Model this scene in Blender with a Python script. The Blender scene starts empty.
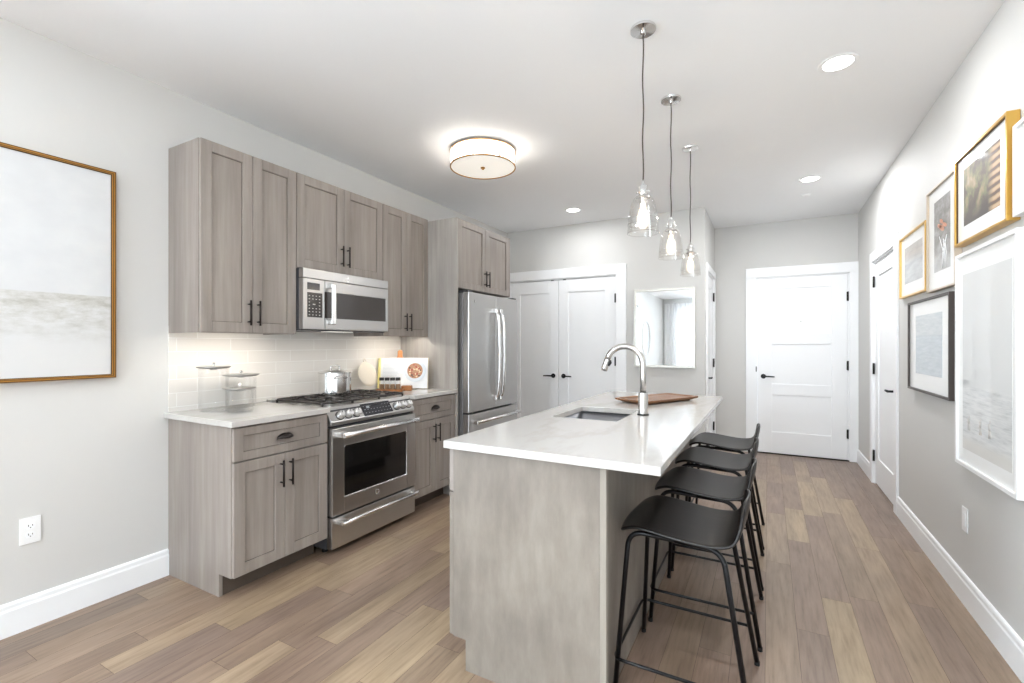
import bpy, bmesh, math, random
from mathutils import Vector, Matrix
random.seed(7)
PI = math.pi
C = bpy.context.scene.collection
scn = bpy.context.scene

# ---------------------------------------------------------------- camera
cam_d = bpy.data.cameras.new('camera'); cam = bpy.data.objects.new('camera', cam_d); C.objects.link(cam)
cam_d.sensor_width = 36.0; cam_d.lens = 468.0/1024*36.0
cam_d.shift_y = 2.5/1024; cam_d.clip_start = 0.05
cam.location = (0, 0, 1.30); cam.rotation_euler = (PI/2, 0, math.atan(256/468))
scn.camera = cam
# ---------------------------------------------------------------- world, exposure
scn.view_settings.view_transform = 'Standard'; scn.view_settings.look = 'None'
scn.view_settings.gamma = 1.0; scn.view_settings.use_curve_mapping = False
scn.view_settings.exposure = 1.77
W = bpy.data.worlds.new('world'); scn.world = W; W.use_nodes = True
W.node_tree.nodes['Background'].inputs[0].default_value = (0.80, 0.90, 1.0, 1)
W.node_tree.nodes['Background'].inputs[1].default_value = 1.0

XL, XR, YB, YE, YF, ZC = -2.97, 0.87, 5.30, 6.34, -5.0, 2.74   # left, right, closet wall, entrance wall, wall behind camera, ceiling
XH = -0.585                                                     # side wall of the entry hall
LP = dict(window=66, side=100, can=5.2, glow=0.5, living=5.0, pend=1.2, under=0.12)

def area(name, loc, rot, sx, sy, power, col=(1,1,1), shape='RECTANGLE', spread=PI):
    d = bpy.data.lights.new(name, 'AREA'); d.shape = shape; d.size = sx
    if shape == 'RECTANGLE' or shape == 'ELLIPSE': d.size_y = sy
    d.energy = power; d.color = col; d.spread = spread
    o = bpy.data.objects.new(name, d); C.objects.link(o); o.location = loc; o.rotation_euler = rot
    return o
# daylight outside the two windows behind the camera; the side one is added
area('daylight_front', (-1.05, YF-0.35, 1.45), (PI/2, 0, 0), 3.0, 2.3, LP['window'], (0.80, 0.90, 1.0))
area('added_daylight_side', (XL-0.35, -1.10, 1.45), (PI/2, 0, -PI/2), 1.3, 1.7, LP['side'], (0.80, 0.90, 1.0))

# ---------------------------------------------------------------- materials
def lin(c):
    c = c/255.0
    return c/12.92 if c <= 0.04045 else ((c+0.055)/1.055)**2.4
def rgb(r, g, b): return (lin(r), lin(g), lin(b), 1)
M = {}
def mat(name, col, rough=0.5, metal=0.0, spec=0.5, coat=0.0, coat_r=0.05, emit=None, es=0.0):
    m = bpy.data.materials.new(name); m.use_nodes = True
    b = m.node_tree.nodes['Principled BSDF']
    b.inputs['Base Color'].default_value = col; b.inputs['Roughness'].default_value = rough
    b.inputs['Metallic'].default_value = metal; b.inputs['Specular IOR Level'].default_value = spec
    b.inputs['Coat Weight'].default_value = coat; b.inputs['Coat Roughness'].default_value = coat_r
    if emit: b.inputs['Emission Color'].default_value = emit; b.inputs['Emission Strength'].default_value = es
    M[name] = m
    return m
def nn(m, t, **kw):
    n = m.node_tree.nodes.new(t)
    for k, v in kw.items(): setattr(n, k, v)
    return n
def lk(m, a, b): m.node_tree.links.new(a, b)
def bsdf(m): return m.node_tree.nodes['Principled BSDF']
def coords(m, scale, src='Object', rot=(0,0,0)):
    tc = nn(m, 'ShaderNodeTexCoord'); mp = nn(m, 'ShaderNodeMapping')
    mp.inputs['Scale'].default_value = scale; mp.inputs['Rotation'].default_value = rot
    lk(m, tc.outputs[src], mp.inputs['Vector']); return mp.outputs['Vector']
def noise(m, vec, scale=1.0, detail=4, rough=0.55):
    n = nn(m, 'ShaderNodeTexNoise'); n.inputs['Scale'].default_value = scale
    n.inputs['Detail'].default_value = detail; n.inputs['Roughness'].default_value = rough
    lk(m, vec, n.inputs['Vector']); return n.outputs['Fac']
def ramp(m, fac, stops):
    r = nn(m, 'ShaderNodeValToRGB'); e = r.color_ramp.elements
    while len(e) < len(stops): e.new(0.5)
    for i, (p, c) in enumerate(stops): e[i].position = p; e[i].color = c
    lk(m, fac, r.inputs['Fac']); return r.outputs['Color']
def mixc(m, a, b, fac, mode='MIX'):
    x = nn(m, 'ShaderNodeMix', data_type='RGBA', blend_type=mode)
    if isinstance(fac, float): x.inputs[0].default_value = fac
    else: lk(m, fac, x.inputs[0])
    for s, v in ((6, a), (7, b)):
        if isinstance(v, tuple): x.inputs[s].default_value = v
        else: lk(m, v, x.inputs[s])
    return x.outputs[2]
def bump(m, h, strength=0.1, dist=0.01):
    b = nn(m, 'ShaderNodeBump'); b.inputs['Strength'].default_value = strength; b.inputs['Distance'].default_value = dist
    lk(m, h, b.inputs['Height']); lk(m, b.outputs['Normal'], bsdf(m).inputs['Normal'])

def wood(name, c0, c1, c2, rough=0.45, stretch=(9, 9, 0.55), coat=0.0, big=1.0):
    m = mat(name, c1, rough, coat=coat, coat_r=0.2)
    v = coords(m, stretch); n1 = noise(m, v, 3.0, 6, 0.6)
    v2 = coords(m, (stretch[0]*0.30*big, stretch[1]*0.30*big, max(stretch[2], 0.5)*1.6*big)); n2 = noise(m, v2, 1.3, 3, 0.5)
    a = ramp(m, n1, [(0.30, c0), (0.52, c1), (0.72, c2)])
    b = ramp(m, n2, [(0.30, (0.86, 0.85, 0.85, 1)), (0.70, (1.10, 1.10, 1.09, 1))])
    lk(m, mixc(m, a, b, 1.0, 'MULTIPLY'), bsdf(m).inputs['Base Color'])
    bump(m, n1, 0.06, 0.002)
    return m
def paint(name, c, rough=0.6, b=0.03):
    m = mat(name, c, rough); v = coords(m, (1, 1, 1)); n = noise(m, v, 180, 3)
    bump(m, n, b, 0.002); return m

paint('wall_paint', rgb(213, 212, 209), 0.62)
paint('ceiling_paint', rgb(248, 249, 250), 0.75)
paint('trim_paint', rgb(248, 249, 250), 0.32, 0.01)
paint('door_paint', rgb(248, 249, 250), 0.35, 0.01)
wood('cabinet_wood', rgb(141, 132, 125), rgb(152, 143, 136), rgb(162, 154, 147))
wood('panel_wood', rgb(156, 150, 144), rgb(170, 165, 159), rgb(182, 178, 172))
wood('island_wood', rgb(122, 114, 105), rgb(134, 126, 117), rgb(146, 138, 128), stretch=(5, 5, 1.5))
wood('corner_wood', rgb(140, 133, 123), rgb(150, 143, 133), rgb(160, 153, 143), stretch=(7, 7, 0.8))
mat('cabinet_edge', rgb(205, 199, 190), 0.5)
mat('cabinet_inside', rgb(120, 108, 98), 0.6)
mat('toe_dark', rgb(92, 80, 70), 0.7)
m = mat('quartz', rgb(201, 198, 194), 0.12, spec=0.5)
v = coords(m, (0.9, 0.35, 1), rot=(0, 0, 0.5)); n = noise(m, v, 2.2, 7, 0.65)
lk(m, ramp(m, n, [(0.44, rgb(201, 198, 194)), (0.50, rgb(194, 190, 184)), (0.56, rgb(203, 199, 195))]), bsdf(m).inputs['Base Color'])
m = mat('stainless', (0.50, 0.49, 0.48, 1), 0.26, 1.0)
mat('knob_metal', (0.72, 0.72, 0.72, 1), 0.32, 0.9)
mat('lid_steel', (0.36, 0.34, 0.32, 1), 0.30, 1.0)
v = coords(m, (1, 1, 9)); n = noise(m, v, 2.0, 2)
mr = nn(m, 'ShaderNodeMapRange'); mr.inputs['To Min'].default_value = 0.27; mr.inputs['To Max'].default_value = 0.33
lk(m, n, mr.inputs['Value']); lk(m, mr.outputs['Result'], bsdf(m).inputs['Roughness'])
mat('brushed_nickel', (0.60, 0.58, 0.56, 1), 0.24, 1.0)
mat('polished_steel', (0.75, 0.74, 0.73, 1), 0.10, 1.0)
mat('satin_chrome', (0.80, 0.79, 0.78, 1), 0.24, 1.0)
mat('appliance_side', rgb(70, 70, 74), 0.4, 0.3)
mat('fridge_side', rgb(128, 126, 126), 0.4, 0.6)
mat('glaze', rgb(84, 70, 60), 0.6)
mat('black_glass', rgb(14, 14, 15), 0.06, spec=0.6)
mat('oven_cavity', rgb(8, 8, 8), 0.25)
mat('microwave_glass', rgb(66, 60, 57), 0.10, spec=0.6)
mat('display_glass', rgb(52, 52, 56), 0.1)
mat('display_ink', rgb(168, 172, 178), 0.5)
mat('keypad', rgb(48, 45, 44), 0.25)
mat('key_print', rgb(205, 203, 198), 0.5)
mat('cast_iron', rgb(44, 38, 36), 0.42)
mat('burner_cap', rgb(30, 28, 28), 0.45)
mat('black_metal', rgb(24, 24, 26), 0.35, 0.4)
mat('hinge_black', rgb(38, 33, 30), 0.45, 0.4)
mat('bronze_pull', rgb(46, 40, 38), 0.35, 0.7)
m = wood('stool_seat', rgb(12, 8, 7), rgb(17, 12, 10), rgb(28, 21, 17), 0.36, stretch=(2, 14, 6)); bsdf(m).inputs['Specular IOR Level'].default_value = 0.30
mat('stool_edge', rgb(30, 28, 28), 0.3)
mat('stool_frame', rgb(16, 16, 19), 0.28, 0.3)
mat('rubber', rgb(25, 25, 25), 0.8)
m = mat('gold_frame', rgb(212, 168, 84), 0.32, 0.6)
m = mat('pale_gold', rgb(226, 188, 110), 0.34, 0.55)
mat('antique_gold', rgb(176, 126, 58), 0.38, 0.65)
mat('gold_dark_line', rgb(84, 58, 28), 0.5, 0.3)  # dark lines on the gold frames
mat('silver_frame', rgb(205, 202, 194), 0.32, 0.7)
mat('white_frame', rgb(244, 244, 243), 0.35)
mat('bare_wood_frame', rgb(198, 184, 166), 0.5)
mat('charcoal_frame', rgb(72, 64, 60), 0.42)
mat('mat_board', rgb(246, 246, 244), 0.7, coat=0.9, coat_r=0.03)
mat('mirror_glass', (0.74, 0.75, 0.76, 1), 0.015, 1.0)
mat('plate_white', rgb(244, 244, 244), 0.35)
mat('slot_dark', rgb(60, 58, 56), 0.6)
mat('grout', rgb(216, 212, 206), 0.8)
wood('board_wood', rgb(110, 72, 42), rgb(138, 94, 58), rgb(160, 116, 78), 0.4, stretch=(14, 1.5, 14))
wood('orange_wood', rgb(150, 92, 40), rgb(168, 106, 48), rgb(182, 120, 60), 0.4, stretch=(14, 2, 14))
mat('cotton', rgb(226, 216, 200), 0.9)
mat('page', rgb(240, 241, 242), 0.6)
mat('page_image', rgb(205, 214, 222), 0.6)
mat('page_yellow', rgb(240, 226, 150), 0.6)
mat('ceramic', rgb(245, 244, 240), 0.3)
mat('book_cover', rgb(205, 190, 165), 0.6)
mat('black_cap', rgb(34, 32, 31), 0.4)
mat('cord', rgb(64, 52, 46), 0.7)
mat('copper', rgb(180, 110, 70), 0.3, 0.9)
mat('curtain', rgb(240, 240, 238), 0.8)
mat('sink_steel', (0.42, 0.43, 0.46, 1), 0.30, 1.0)
mat('diffuser', rgb(250, 247, 240), 0.5, emit=(1.0, 0.95, 0.86, 1), es=0.14)
mat('lamp_lens', rgb(255, 252, 245), 0.5, emit=(1.0, 0.97, 0.93, 1), es=3.0)
mat('filament', rgb(255, 220, 170), 0.5, emit=(1.0, 0.80, 0.52, 1), es=40.0)
mat('under_light', rgb(255, 250, 240), 0.5, emit=(1.0, 0.93, 0.82, 1), es=9.0)

def thin_glass(name, tint=(1,1,1,1), base=0.05, edge=0.6, rough=0.02, glow=None):
    m = bpy.data.materials.new(name); m.use_nodes = True; nt = m.node_tree; nt.nodes.clear()
    out = nt.nodes.new('ShaderNodeOutputMaterial'); mx = nt.nodes.new('ShaderNodeMixShader')
    tr = nt.nodes.new('ShaderNodeBsdfTransparent'); gl = nt.nodes.new('ShaderNodeBsdfGlossy')
    tr.inputs[0].default_value = tint; gl.inputs['Roughness'].default_value = rough
    lw = nt.nodes.new('ShaderNodeLayerWeight'); lw.inputs[0].default_value = 0.35
    mr = nt.nodes.new('ShaderNodeMapRange'); mr.inputs['To Min'].default_value = base; mr.inputs['To Max'].default_value = edge
    nt.links.new(lw.outputs['Facing'], mr.inputs['Value']); nt.links.new(mr.outputs['Result'], mx.inputs[0])
    nt.links.new(tr.outputs[0], mx.inputs[1]); nt.links.new(gl.outputs[0], mx.inputs[2]); nt.links.new(mx.outputs[0], out.inputs['Surface'])
    M[name] = m; return m
thin_glass('clear_glass', (0.975, 0.98, 0.98, 1), 0.04, 0.55)
thin_glass('jar_glass', (0.985, 0.988, 0.988, 1), 0.015, 0.30)
thin_glass('shade_glass', (0.95, 0.94, 0.925, 1), 0.07, 0.6)
thin_glass('pane_glass', (0.97, 0.98, 0.98, 1), 0.03, 0.4)

def glow_glass(name, col, st, fac):
    m = bpy.data.materials.new(name); m.use_nodes = True; nt = m.node_tree; nt.nodes.clear()
    out = nt.nodes.new('ShaderNodeOutputMaterial'); mx = nt.nodes.new('ShaderNodeMixShader'); mx.inputs[0].default_value = fac
    tr = nt.nodes.new('ShaderNodeBsdfTransparent'); em = nt.nodes.new('ShaderNodeEmission'); em.inputs[0].default_value = col; em.inputs[1].default_value = st
    nt.links.new(tr.outputs[0], mx.inputs[1]); nt.links.new(em.outputs[0], mx.inputs[2]); nt.links.new(mx.outputs[0], out.inputs['Surface']); M[name] = m
glow_glass('bulb_glow', (1.0, 0.80, 0.58, 1), 1.6, 0.25)

# frosted drum of the ceiling lamp: passes light and scatters a little
m = bpy.data.materials.new('drum_glass'); m.use_nodes = True; nt = m.node_tree; nt.nodes.clear()
out = nt.nodes.new('ShaderNodeOutputMaterial'); a1 = nt.nodes.new('ShaderNodeMixShader'); a1.inputs[0].default_value = 0.75
tr = nt.nodes.new('ShaderNodeBsdfTransparent'); tl = nt.nodes.new('ShaderNodeBsdfTranslucent'); tl.inputs[0].default_value = (0.96, 0.95, 0.93, 1)
nt.links.new(tr.outputs[0], a1.inputs[1]); nt.links.new(tl.outputs[0], a1.inputs[2]); nt.links.new(a1.outputs[0], out.inputs['Surface']); M['drum_glass'] = m
# sheer curtain
m = bpy.data.materials.new('sheer'); m.use_nodes = True; nt = m.node_tree; nt.nodes.clear()
out = nt.nodes.new('ShaderNodeOutputMaterial'); a1 = nt.nodes.new('ShaderNodeMixShader'); a1.inputs[0].default_value = 0.18
tl = nt.nodes.new('ShaderNodeBsdfTranslucent'); df = nt.nodes.new('ShaderNodeBsdfDiffuse')
tl.inputs[0].default_value = (0.9, 0.9, 0.9, 1); df.inputs[0].default_value = (0.85, 0.85, 0.84, 1)
nt.links.new(df.outputs[0], a1.inputs[1]); nt.links.new(tl.outputs[0], a1.inputs[2]); nt.links.new(a1.outputs[0], out.inputs['Surface']); M['sheer'] = m

# wall tiles: long subway tile, running bond (x <- world Y, y <- world Z)
m = mat('tile', rgb(226, 221, 215), 0.18, spec=0.5)
tc = nn(m, 'ShaderNodeTexCoord'); sx = nn(m, 'ShaderNodeSeparateXYZ'); cb = nn(m, 'ShaderNodeCombineXYZ')
lk(m, tc.outputs['Object'], sx.inputs[0]); lk(m, sx.outputs['Y'], cb.inputs['X']); lk(m, sx.outputs['Z'], cb.inputs['Y'])
br = nn(m, 'ShaderNodeTexBrick'); br.offset = 0.36; br.offset_frequency = 2
br.inputs['Color1'].default_value = rgb(228, 224, 218); br.inputs['Color2'].default_value = rgb(222, 217, 211)
br.inputs['Mortar'].default_value = rgb(240, 238, 234); br.inputs['Scale'].default_value = 1.0
br.inputs['Mortar Size'].default_value = 0.0022; br.inputs['Mortar Smooth'].default_value = 0.15
br.inputs['Brick Width'].default_value = 0.307; br.inputs['Row Height'].default_value = 0.0785
lk(m, cb.outputs[0], br.inputs['Vector']); lk(m, br.outputs['Color'], bsdf(m).inputs['Base Color'])
iv = nn(m, 'ShaderNodeMath', operation='SUBTRACT'); iv.inputs[0].default_value = 1.0; lk(m, br.outputs['Fac'], iv.inputs[1])
bump(m, iv.outputs[0], 0.5, 0.002)

# floor planks: colour of each board is stored on the board, grain is procedural
m = mat('oak_planks', rgb(150, 125, 108), 0.34)
at = nn(m, 'ShaderNodeAttribute', attribute_name='plank'); 
v = coords(m, (24, 1.9, 1)); tcg = nn(m, 'ShaderNodeVectorMath', operation='ADD')
sc = nn(m, 'ShaderNodeVectorMath', operation='SCALE'); sc.inputs['Scale'].default_value = 37.0
lk(m, at.outputs['Color'], sc.inputs[0]); lk(m, v, tcg.inputs[0]); lk(m, sc.outputs[0], tcg.inputs[1])
g = noise(m, tcg.outputs[0], 2.2, 7, 0.62)
v2 = coords(m, (5, 1.3, 1)); tc2 = nn(m, 'ShaderNodeVectorMath', operation='ADD'); lk(m, v2, tc2.inputs[0]); lk(m, sc.outputs[0], tc2.inputs[1])
g2 = noise(m, tc2.outputs[0], 1.4, 3, 0.5)
c1 = mixc(m, at.outputs['Color'], ramp(m, g, [(0.28, (0.70, 0.67, 0.64, 1)), (0.5, (1, 1, 1, 1)), (0.72, (1.18, 1.19, 1.20, 1))]), 1.0, 'MULTIPLY')
c2 = mixc(m, c1, ramp(m, g2, [(0.3, (0.84, 0.83, 0.83, 1)), (0.7, (1.12, 1.12, 1.11, 1))]), 1.0, 'MULTIPLY')
lk(m, c2, bsdf(m).inputs['Base Color']); bump(m, g, 0.10, 0.001)
mat('plank_gap', rgb(86, 70, 58), 0.8)

# ---------------------------------------------------------------- mesh builder
class MB:
    def __init__(s): s.bm = bmesh.new(); s.mats = []; s.cur = 0
    def use(s, name):
        if name not in s.mats: s.mats.append(name)
        s.cur = s.mats.index(name); return s
    def _add(s, t, smooth=False):
        if not s.mats: s.mats.append(None)
        vm = {v: s.bm.verts.new(v.co) for v in t.verts}
        for f in t.faces:
            try: nf = s.bm.faces.new([vm[v] for v in f.verts])
            except ValueError: continue
            nf.material_index = s.cur; nf.smooth = smooth or f.smooth
        t.free()
    def box(s, x0, x1, y0, y1, z0, z1, bev=0.0, seg=2, mtx=None):
        t = bmesh.new(); bmesh.ops.create_cube(t, size=1.0)
        for v in t.verts: v.co = Vector(((x0+x1)/2+v.co.x*(x1-x0), (y0+y1)/2+v.co.y*(y1-y0), (z0+z1)/2+v.co.z*(z1-z0)))
        if x1 < x0 or y1 < y0 or z1 < z0: bmesh.ops.recalc_face_normals(t, faces=t.faces)
        if bev > 0: bmesh.ops.bevel(t, geom=list(t.edges), offset=bev, segments=seg, profile=0.5, affect='EDGES')
        if mtx: bmesh.ops.transform(t, matrix=mtx, verts=t.verts)
        s._add(t); return s
    def prism(s, pts, axis, a, b, bev=0.0, mtx=None, smooth=False):
        # pts: 2D outline; axis: extrusion axis. 'x': pts=(y,z) 'y': pts=(x,z) 'z': pts=(x,y)
        t = bmesh.new()
        def P(p, w): return {'x': (w, p[0], p[1]), 'y': (p[0], w, p[1]), 'z': (p[0], p[1], w)}[axis]
        va = [t.verts.new(P(p, a)) for p in pts]; vb = [t.verts.new(P(p, b)) for p in pts]
        t.faces.new(va); t.faces.new(vb[::-1]); n = len(pts)
        for i in range(n):
            f = t.faces.new([va[i], vb[i], vb[(i+1) % n], va[(i+1) % n]]); f.smooth = smooth
        bmesh.ops.recalc_face_normals(t, faces=t.faces)
        if bev > 0: bmesh.ops.bevel(t, geom=list(t.edges), offset=bev, segments=2, profile=0.5, affect='EDGES')
        if mtx: bmesh.ops.transform(t, matrix=mtx, verts=t.verts)
        s._add(t); return s
    def lathe(s, prof, seg=32, loc=(0,0,0), mtx=None, close=False, smooth=True):
        # prof: (r, z) list
        t = bmesh.new(); rings = []
        for r, z in prof:
            if r < 1e-6: rings.append([t.verts.new((0, 0, z))])
            else: rings.append([t.verts.new((r*math.cos(2*PI*i/seg), r*math.sin(2*PI*i/seg), z)) for i in range(seg)])
        pairs = list(zip(rings[:-1], rings[1:]))
        if close: pairs.append((rings[-1], rings[0]))
        for A, B in pairs:
            for i in range(seg):
                j = (i+1) % seg
                if len(A) == 1 and len(B) == 1: continue
                if len(A) == 1: f = t.faces.new([A[0], B[j], B[i]])
                elif len(B) == 1: f = t.faces.new([A[i], A[j], B[0]])
                else: f = t.faces.new([A[i], A[j], B[j], B[i]])
                f.smooth = smooth
        bmesh.ops.recalc_face_normals(t, faces=t.faces)
        if smooth:      # keep sharp corners of the profile crisp
            for e in t.edges:
                if len(e.link_faces) == 2 and e.calc_face_angle(0) > math.radians(35): e.smooth = False
            sharp = [e for e in t.edges if not e.smooth]
            bmesh.ops.split_edges(t, edges=sharp)
        if mtx: bmesh.ops.transform(t, matrix=mtx, verts=t.verts)
        bmesh.ops.translate(t, vec=Vector(loc), verts=t.verts)
        s._add(t); return s
    def tube(s, pts, r, seg=12, fillet=0.0, fseg=6, closed=False, caps=True):
        P = [Vector(p) for p in pts]
        if fillet > 0:
            Q = []; n = len(P)
            for i in range(n):
                if not closed and (i == 0 or i == n-1): Q.append(P[i]); continue
                a, b, c = P[i-1], P[i], P[(i+1) % n]
                d1 = (a-b); d2 = (c-b); f = min(fillet, d1.length*0.49, d2.length*0.49)
                p1 = b+d1.normalized()*f; p2 = b+d2.normalized()*f
                for k in range(fseg+1):
                    u = k/fseg; Q.append(p1*(1-u)**2+b*2*u*(1-u)+p2*u*u)
            P = Q
        t = bmesh.new(); rings = []; n = len(P); nrm = None
        for i in range(n):
            if closed: d = (P[(i+1) % n]-P[i-1]).normalized()
            else: d = (P[min(i+1, n-1)]-P[max(i-1, 0)]).normalized()
            if nrm is None:
                nrm = d.orthogonal().normalized()
            nrm = (nrm-d*nrm.dot(d)).normalized(); bn = d.cross(nrm)
            rr = r[i] if isinstance(r, (list, tuple)) else r
            rings.append([t.verts.new(P[i]+(nrm*math.cos(2*PI*k/seg)+bn*math.sin(2*PI*k/seg))*rr) for k in range(seg)])
        m_ = n if closed else n-1
        for i in range(m_):
            A, B = rings[i], rings[(i+1) % n]
            for k in range(seg):
                f = t.faces.new([A[k], A[(k+1) % seg], B[(k+1) % seg], B[k]]); f.smooth = True
        if not closed and caps: t.faces.new(rings[0][::-1]); t.faces.new(rings[-1])
        bmesh.ops.recalc_face_normals(t, faces=t.faces)
        s._add(t); return s
    def grid(s, rows, smooth=True, closed_u=False):
        t = bmesh.new(); R = [[t.verts.new(p) for p in row] for row in rows]
        for i in range(len(R)-1):
            for j in range(len(R[0])-1):
                f = t.faces.new([R[i][j], R[i][j+1], R[i+1][j+1], R[i+1][j]]); f.smooth = smooth
        s._add(t); return s
    def quad(s, a, b, c, d):
        t = bmesh.new(); t.faces.new([t.verts.new(p) for p in (a, b, c, d)]); s._add(t); return s
    def build(s, name, material=None, parent=None, local=False, kind=None):
        me = bpy.data.meshes.new(name)
        if parent is not None and not local:
            off = parent.get('_base', None)
            off = Vector(off) if off is not None else Vector((0, 0, 0))
            bmesh.ops.translate(s.bm, vec=-off, verts=s.bm.verts)
        s.bm.to_mesh(me); s.bm.free()
        names = [material if n is None else n for n in s.mats] or [material]
        for n in names: me.materials.append(M[n or material])
        o = bpy.data.objects.new(name, me); C.objects.link(o)
        if parent is not None:
            o.parent = parent
            if '_base' in parent: o['_base'] = parent['_base']
        if kind: o['kind'] = kind
        return o

def thing(name, label, cat, loc=(0,0,0), rotz=0.0, group=None):
    o = bpy.data.objects.new(name, None); C.objects.link(o); o.location = loc; o.rotation_euler = (0, 0, rotz)
    o.empty_display_size = 0.1
    o['label'] = label; o['category'] = cat; o['_base'] = tuple(float(x) for x in loc)
    if group: o['group'] = group
    return o
def setting(name, loc):
    o = bpy.data.objects.new(name, None); C.objects.link(o); o.location = loc; o['kind'] = 'structure'; o['_base'] = tuple(float(x) for x in loc)
    return o
def dup(root, loc, label, rotz=None):
    r = root.copy(); C.objects.link(r); r.location = loc; r['label'] = label
    if rotz is not None: r.rotation_euler = (0, 0, rotz)
    for ch in list(root.children):
        c = ch.copy(); C.objects.link(c); c.parent = r
        for g_ in list(ch.children):
            d = g_.copy(); C.objects.link(d); d.parent = c
    return r
def text_part(name, body, size, material, parent, mtx, extr=0.0004):
    cu = bpy.data.curves.new(name, 'FONT'); cu.body = body; cu.size = size; cu.extrude = extr; cu.align_x = 'CENTER'; cu.align_y = 'CENTER'
    tmp = bpy.data.objects.new(name, cu); C.objects.link(tmp)
    dg = bpy.context.evaluated_depsgraph_get(); me = bpy.data.meshes.new_from_object(tmp.evaluated_get(dg)); bpy.data.objects.remove(tmp)
    me.transform(mtx); off = Vector(parent.get('_base', (0, 0, 0))); me.transform(Matrix.Translation(-off))
    me.materials.clear(); me.materials.append(M[material])
    o = bpy.data.objects.new(name, me); C.objects.link(o); o.parent = parent; return o

# plane frames: (u along, n outwards, w up) -> world
def FX(X): return lambda u, n, w: (X+n, u, w)         # faces +X
def FNX(X): return lambda u, n, w: (X-n, u, w)        # faces -X
def FNY(Y): return lambda u, n, w: (u, Y-n, w)        # faces -Y
def bx(mb, F, u0, u1, n0, n1, w0, w1, bev=0.0):
    a = F(u0, n0, w0); b = F(u1, n1, w1)
    mb.box(min(a[0], b[0]), max(a[0], b[0]), min(a[1], b[1]), max(a[1], b[1]), min(a[2], b[2]), max(a[2], b[2]), bev)
def shaker(mb, F, u0, u1, w0, w1, th=0.02, rail=0.06, rec=0.009, bev=0.0022, cuts=None, rail_t=None, rail_b=None, glaze=False):
    rt = rail_t or rail; rb = rail_b or rail
    bx(mb, F, u0, u0+rail, 0, th, w0, w1, bev); bx(mb, F, u1-rail, u1, 0, th, w0, w1, bev)
    bx(mb, F, u0+rail, u1-rail, 0, th, w0, w0+rb, bev); bx(mb, F, u0+rail, u1-rail, 0, th, w1-rt, w1, bev)
    for c0, c1 in (cuts or []): bx(mb, F, u0+rail, u1-rail, 0, th, c0, c1, bev)
    bx(mb, F, u0+rail*0.6, u1-rail*0.6, 0.001, th-rec, w0+rb*0.6, w1-rt*0.6)
    if glaze:      # dark glaze left in the groove round the panel
        a, b, c, d = u0+rail, u1-rail, w0+rb, w1-rt; g = 0.0028
        mb.mats = ['cabinet_wood' if q is None else q for q in mb.mats]; keep = mb.mats[mb.cur]; mb.use('glaze')
        n = th-rec+0.0004
        bx(mb, F, a-0.001, a+g, 0.004, n, c, d); bx(mb, F, b-g, b+0.001, 0.004, n, c, d); bx(mb, F, a, b, 0.004, n, c-0.001, c+g); bx(mb, F, a, b, 0.004, n, d-g, d+0.001)
        mb.use(keep)
def bar_pull(F, u, w0, w1, parent, th=0.02, horiz=False):
    mb = MB(); n = th+0.028
    if horiz:
        mb.tube([F(w0, n, u), F(w1, n, u)], 0.005, 10)
        for k in (w0+0.022, w1-0.022): mb.tube([F(k, th-0.001, u), F(k, n, u)], 0.004, 8)
    else:
        mb.tube([F(u, n, w0), F(u, n, w1)], 0.0055, 10)
        for k in (w0+0.022, w1-0.022): mb.tube([F(u, th-0.001, k), F(u, n, k)], 0.0045, 8)
    return mb.build('handle', 'bronze_pull', parent)
def cup_pull(F, u, w, parent, th=0.02):
    # half-dome bin pull, open below
    mb = MB(); rows = []; R = 0.047; D = 0.026; H = 0.026
    for i in range(9):
        a = (PI/2)*i/8; row = []
        for j in range(17):
            b = PI*j/16
            row.append(F(u-R*math.cos(b)*(math.sin(a)*0.999+0.001), th-0.001+D*math.sin(b)*math.sin(a), w-0.008+H*math.cos(a)))
        rows.append(row)
    mb.grid(rows)
    o = mb.build('handle', 'bronze_pull', parent)
    md = o.modifiers.new('s', 'SOLIDIFY'); md.thickness = 0.003
    m2 = MB(); bx(m2, F, u-R-0.004, u+R+0.004, th-0.0005, th+0.003, w-0.011, w-0.006, 0.001); m2.build('handle_plate', 'bronze_pull', parent)
    return o

# ================================================================ SETTING
# floor: individual boards 125 mm wide running along the room
LIGHT = rgb(164, 143, 117); TONES = [rgb(141, 120, 103), rgb(145, 123, 105), rgb(136, 116, 102), rgb(148, 127, 108), rgb(142, 120, 104), rgb(134, 115, 102), rgb(147, 125, 106), rgb(140, 119, 103)]
TAN = rgb(158, 137, 114)
forced = {  # column x0 -> [(y0, y1, tone)]
    0.365: [(4.33, 5.42, LIGHT), (5.42, 6.5, TONES[2]), (2.95, 4.33, TONES[3])],
    0.49: [(3.68, 4.78, LIGHT), (2.30, 3.68, TAN), (1.4, 2.30, TONES[1])],
    0.115: [(3.61, 4.30, LIGHT), (2.5, 3.61, TONES[4]), (4.3, 5.4, TONES[1])],
    0.24: [(1.75, 2.87, LIGHT), (2.87, 4.2, TONES[0])],
    -0.01: [(2.0, 3.2, TONES[3])],
    -2.26: [(1.25, 2.38, LIGHT), (0.3, 1.25, TONES[5]), (2.38, 3.5, TAN)],
    -2.385: [(0.865, 1.9, TAN)],
    -2.135: [(0.55, 1.70, TONES[2]), (1.70, 3.0, TAN)],
    -1.76: [(1.41, 2.4, TAN)], -1.635: [(0.6, 1.72, TONES[0])],
    -1.385: [(1.3, 2.1, LIGHT)], -1.26: [(0.9, 1.62, TAN)],
    -2.76: [(0.75, 1.9, TONES[1])], -2.885: [(0.4, 1.2, TONES[5])],
}
fm = bpy.data.meshes.new('floor'); fb = bmesh.new(); cl = fb.loops.layers.float_color.new('plank')
x = 0.49-0.125*28
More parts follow.
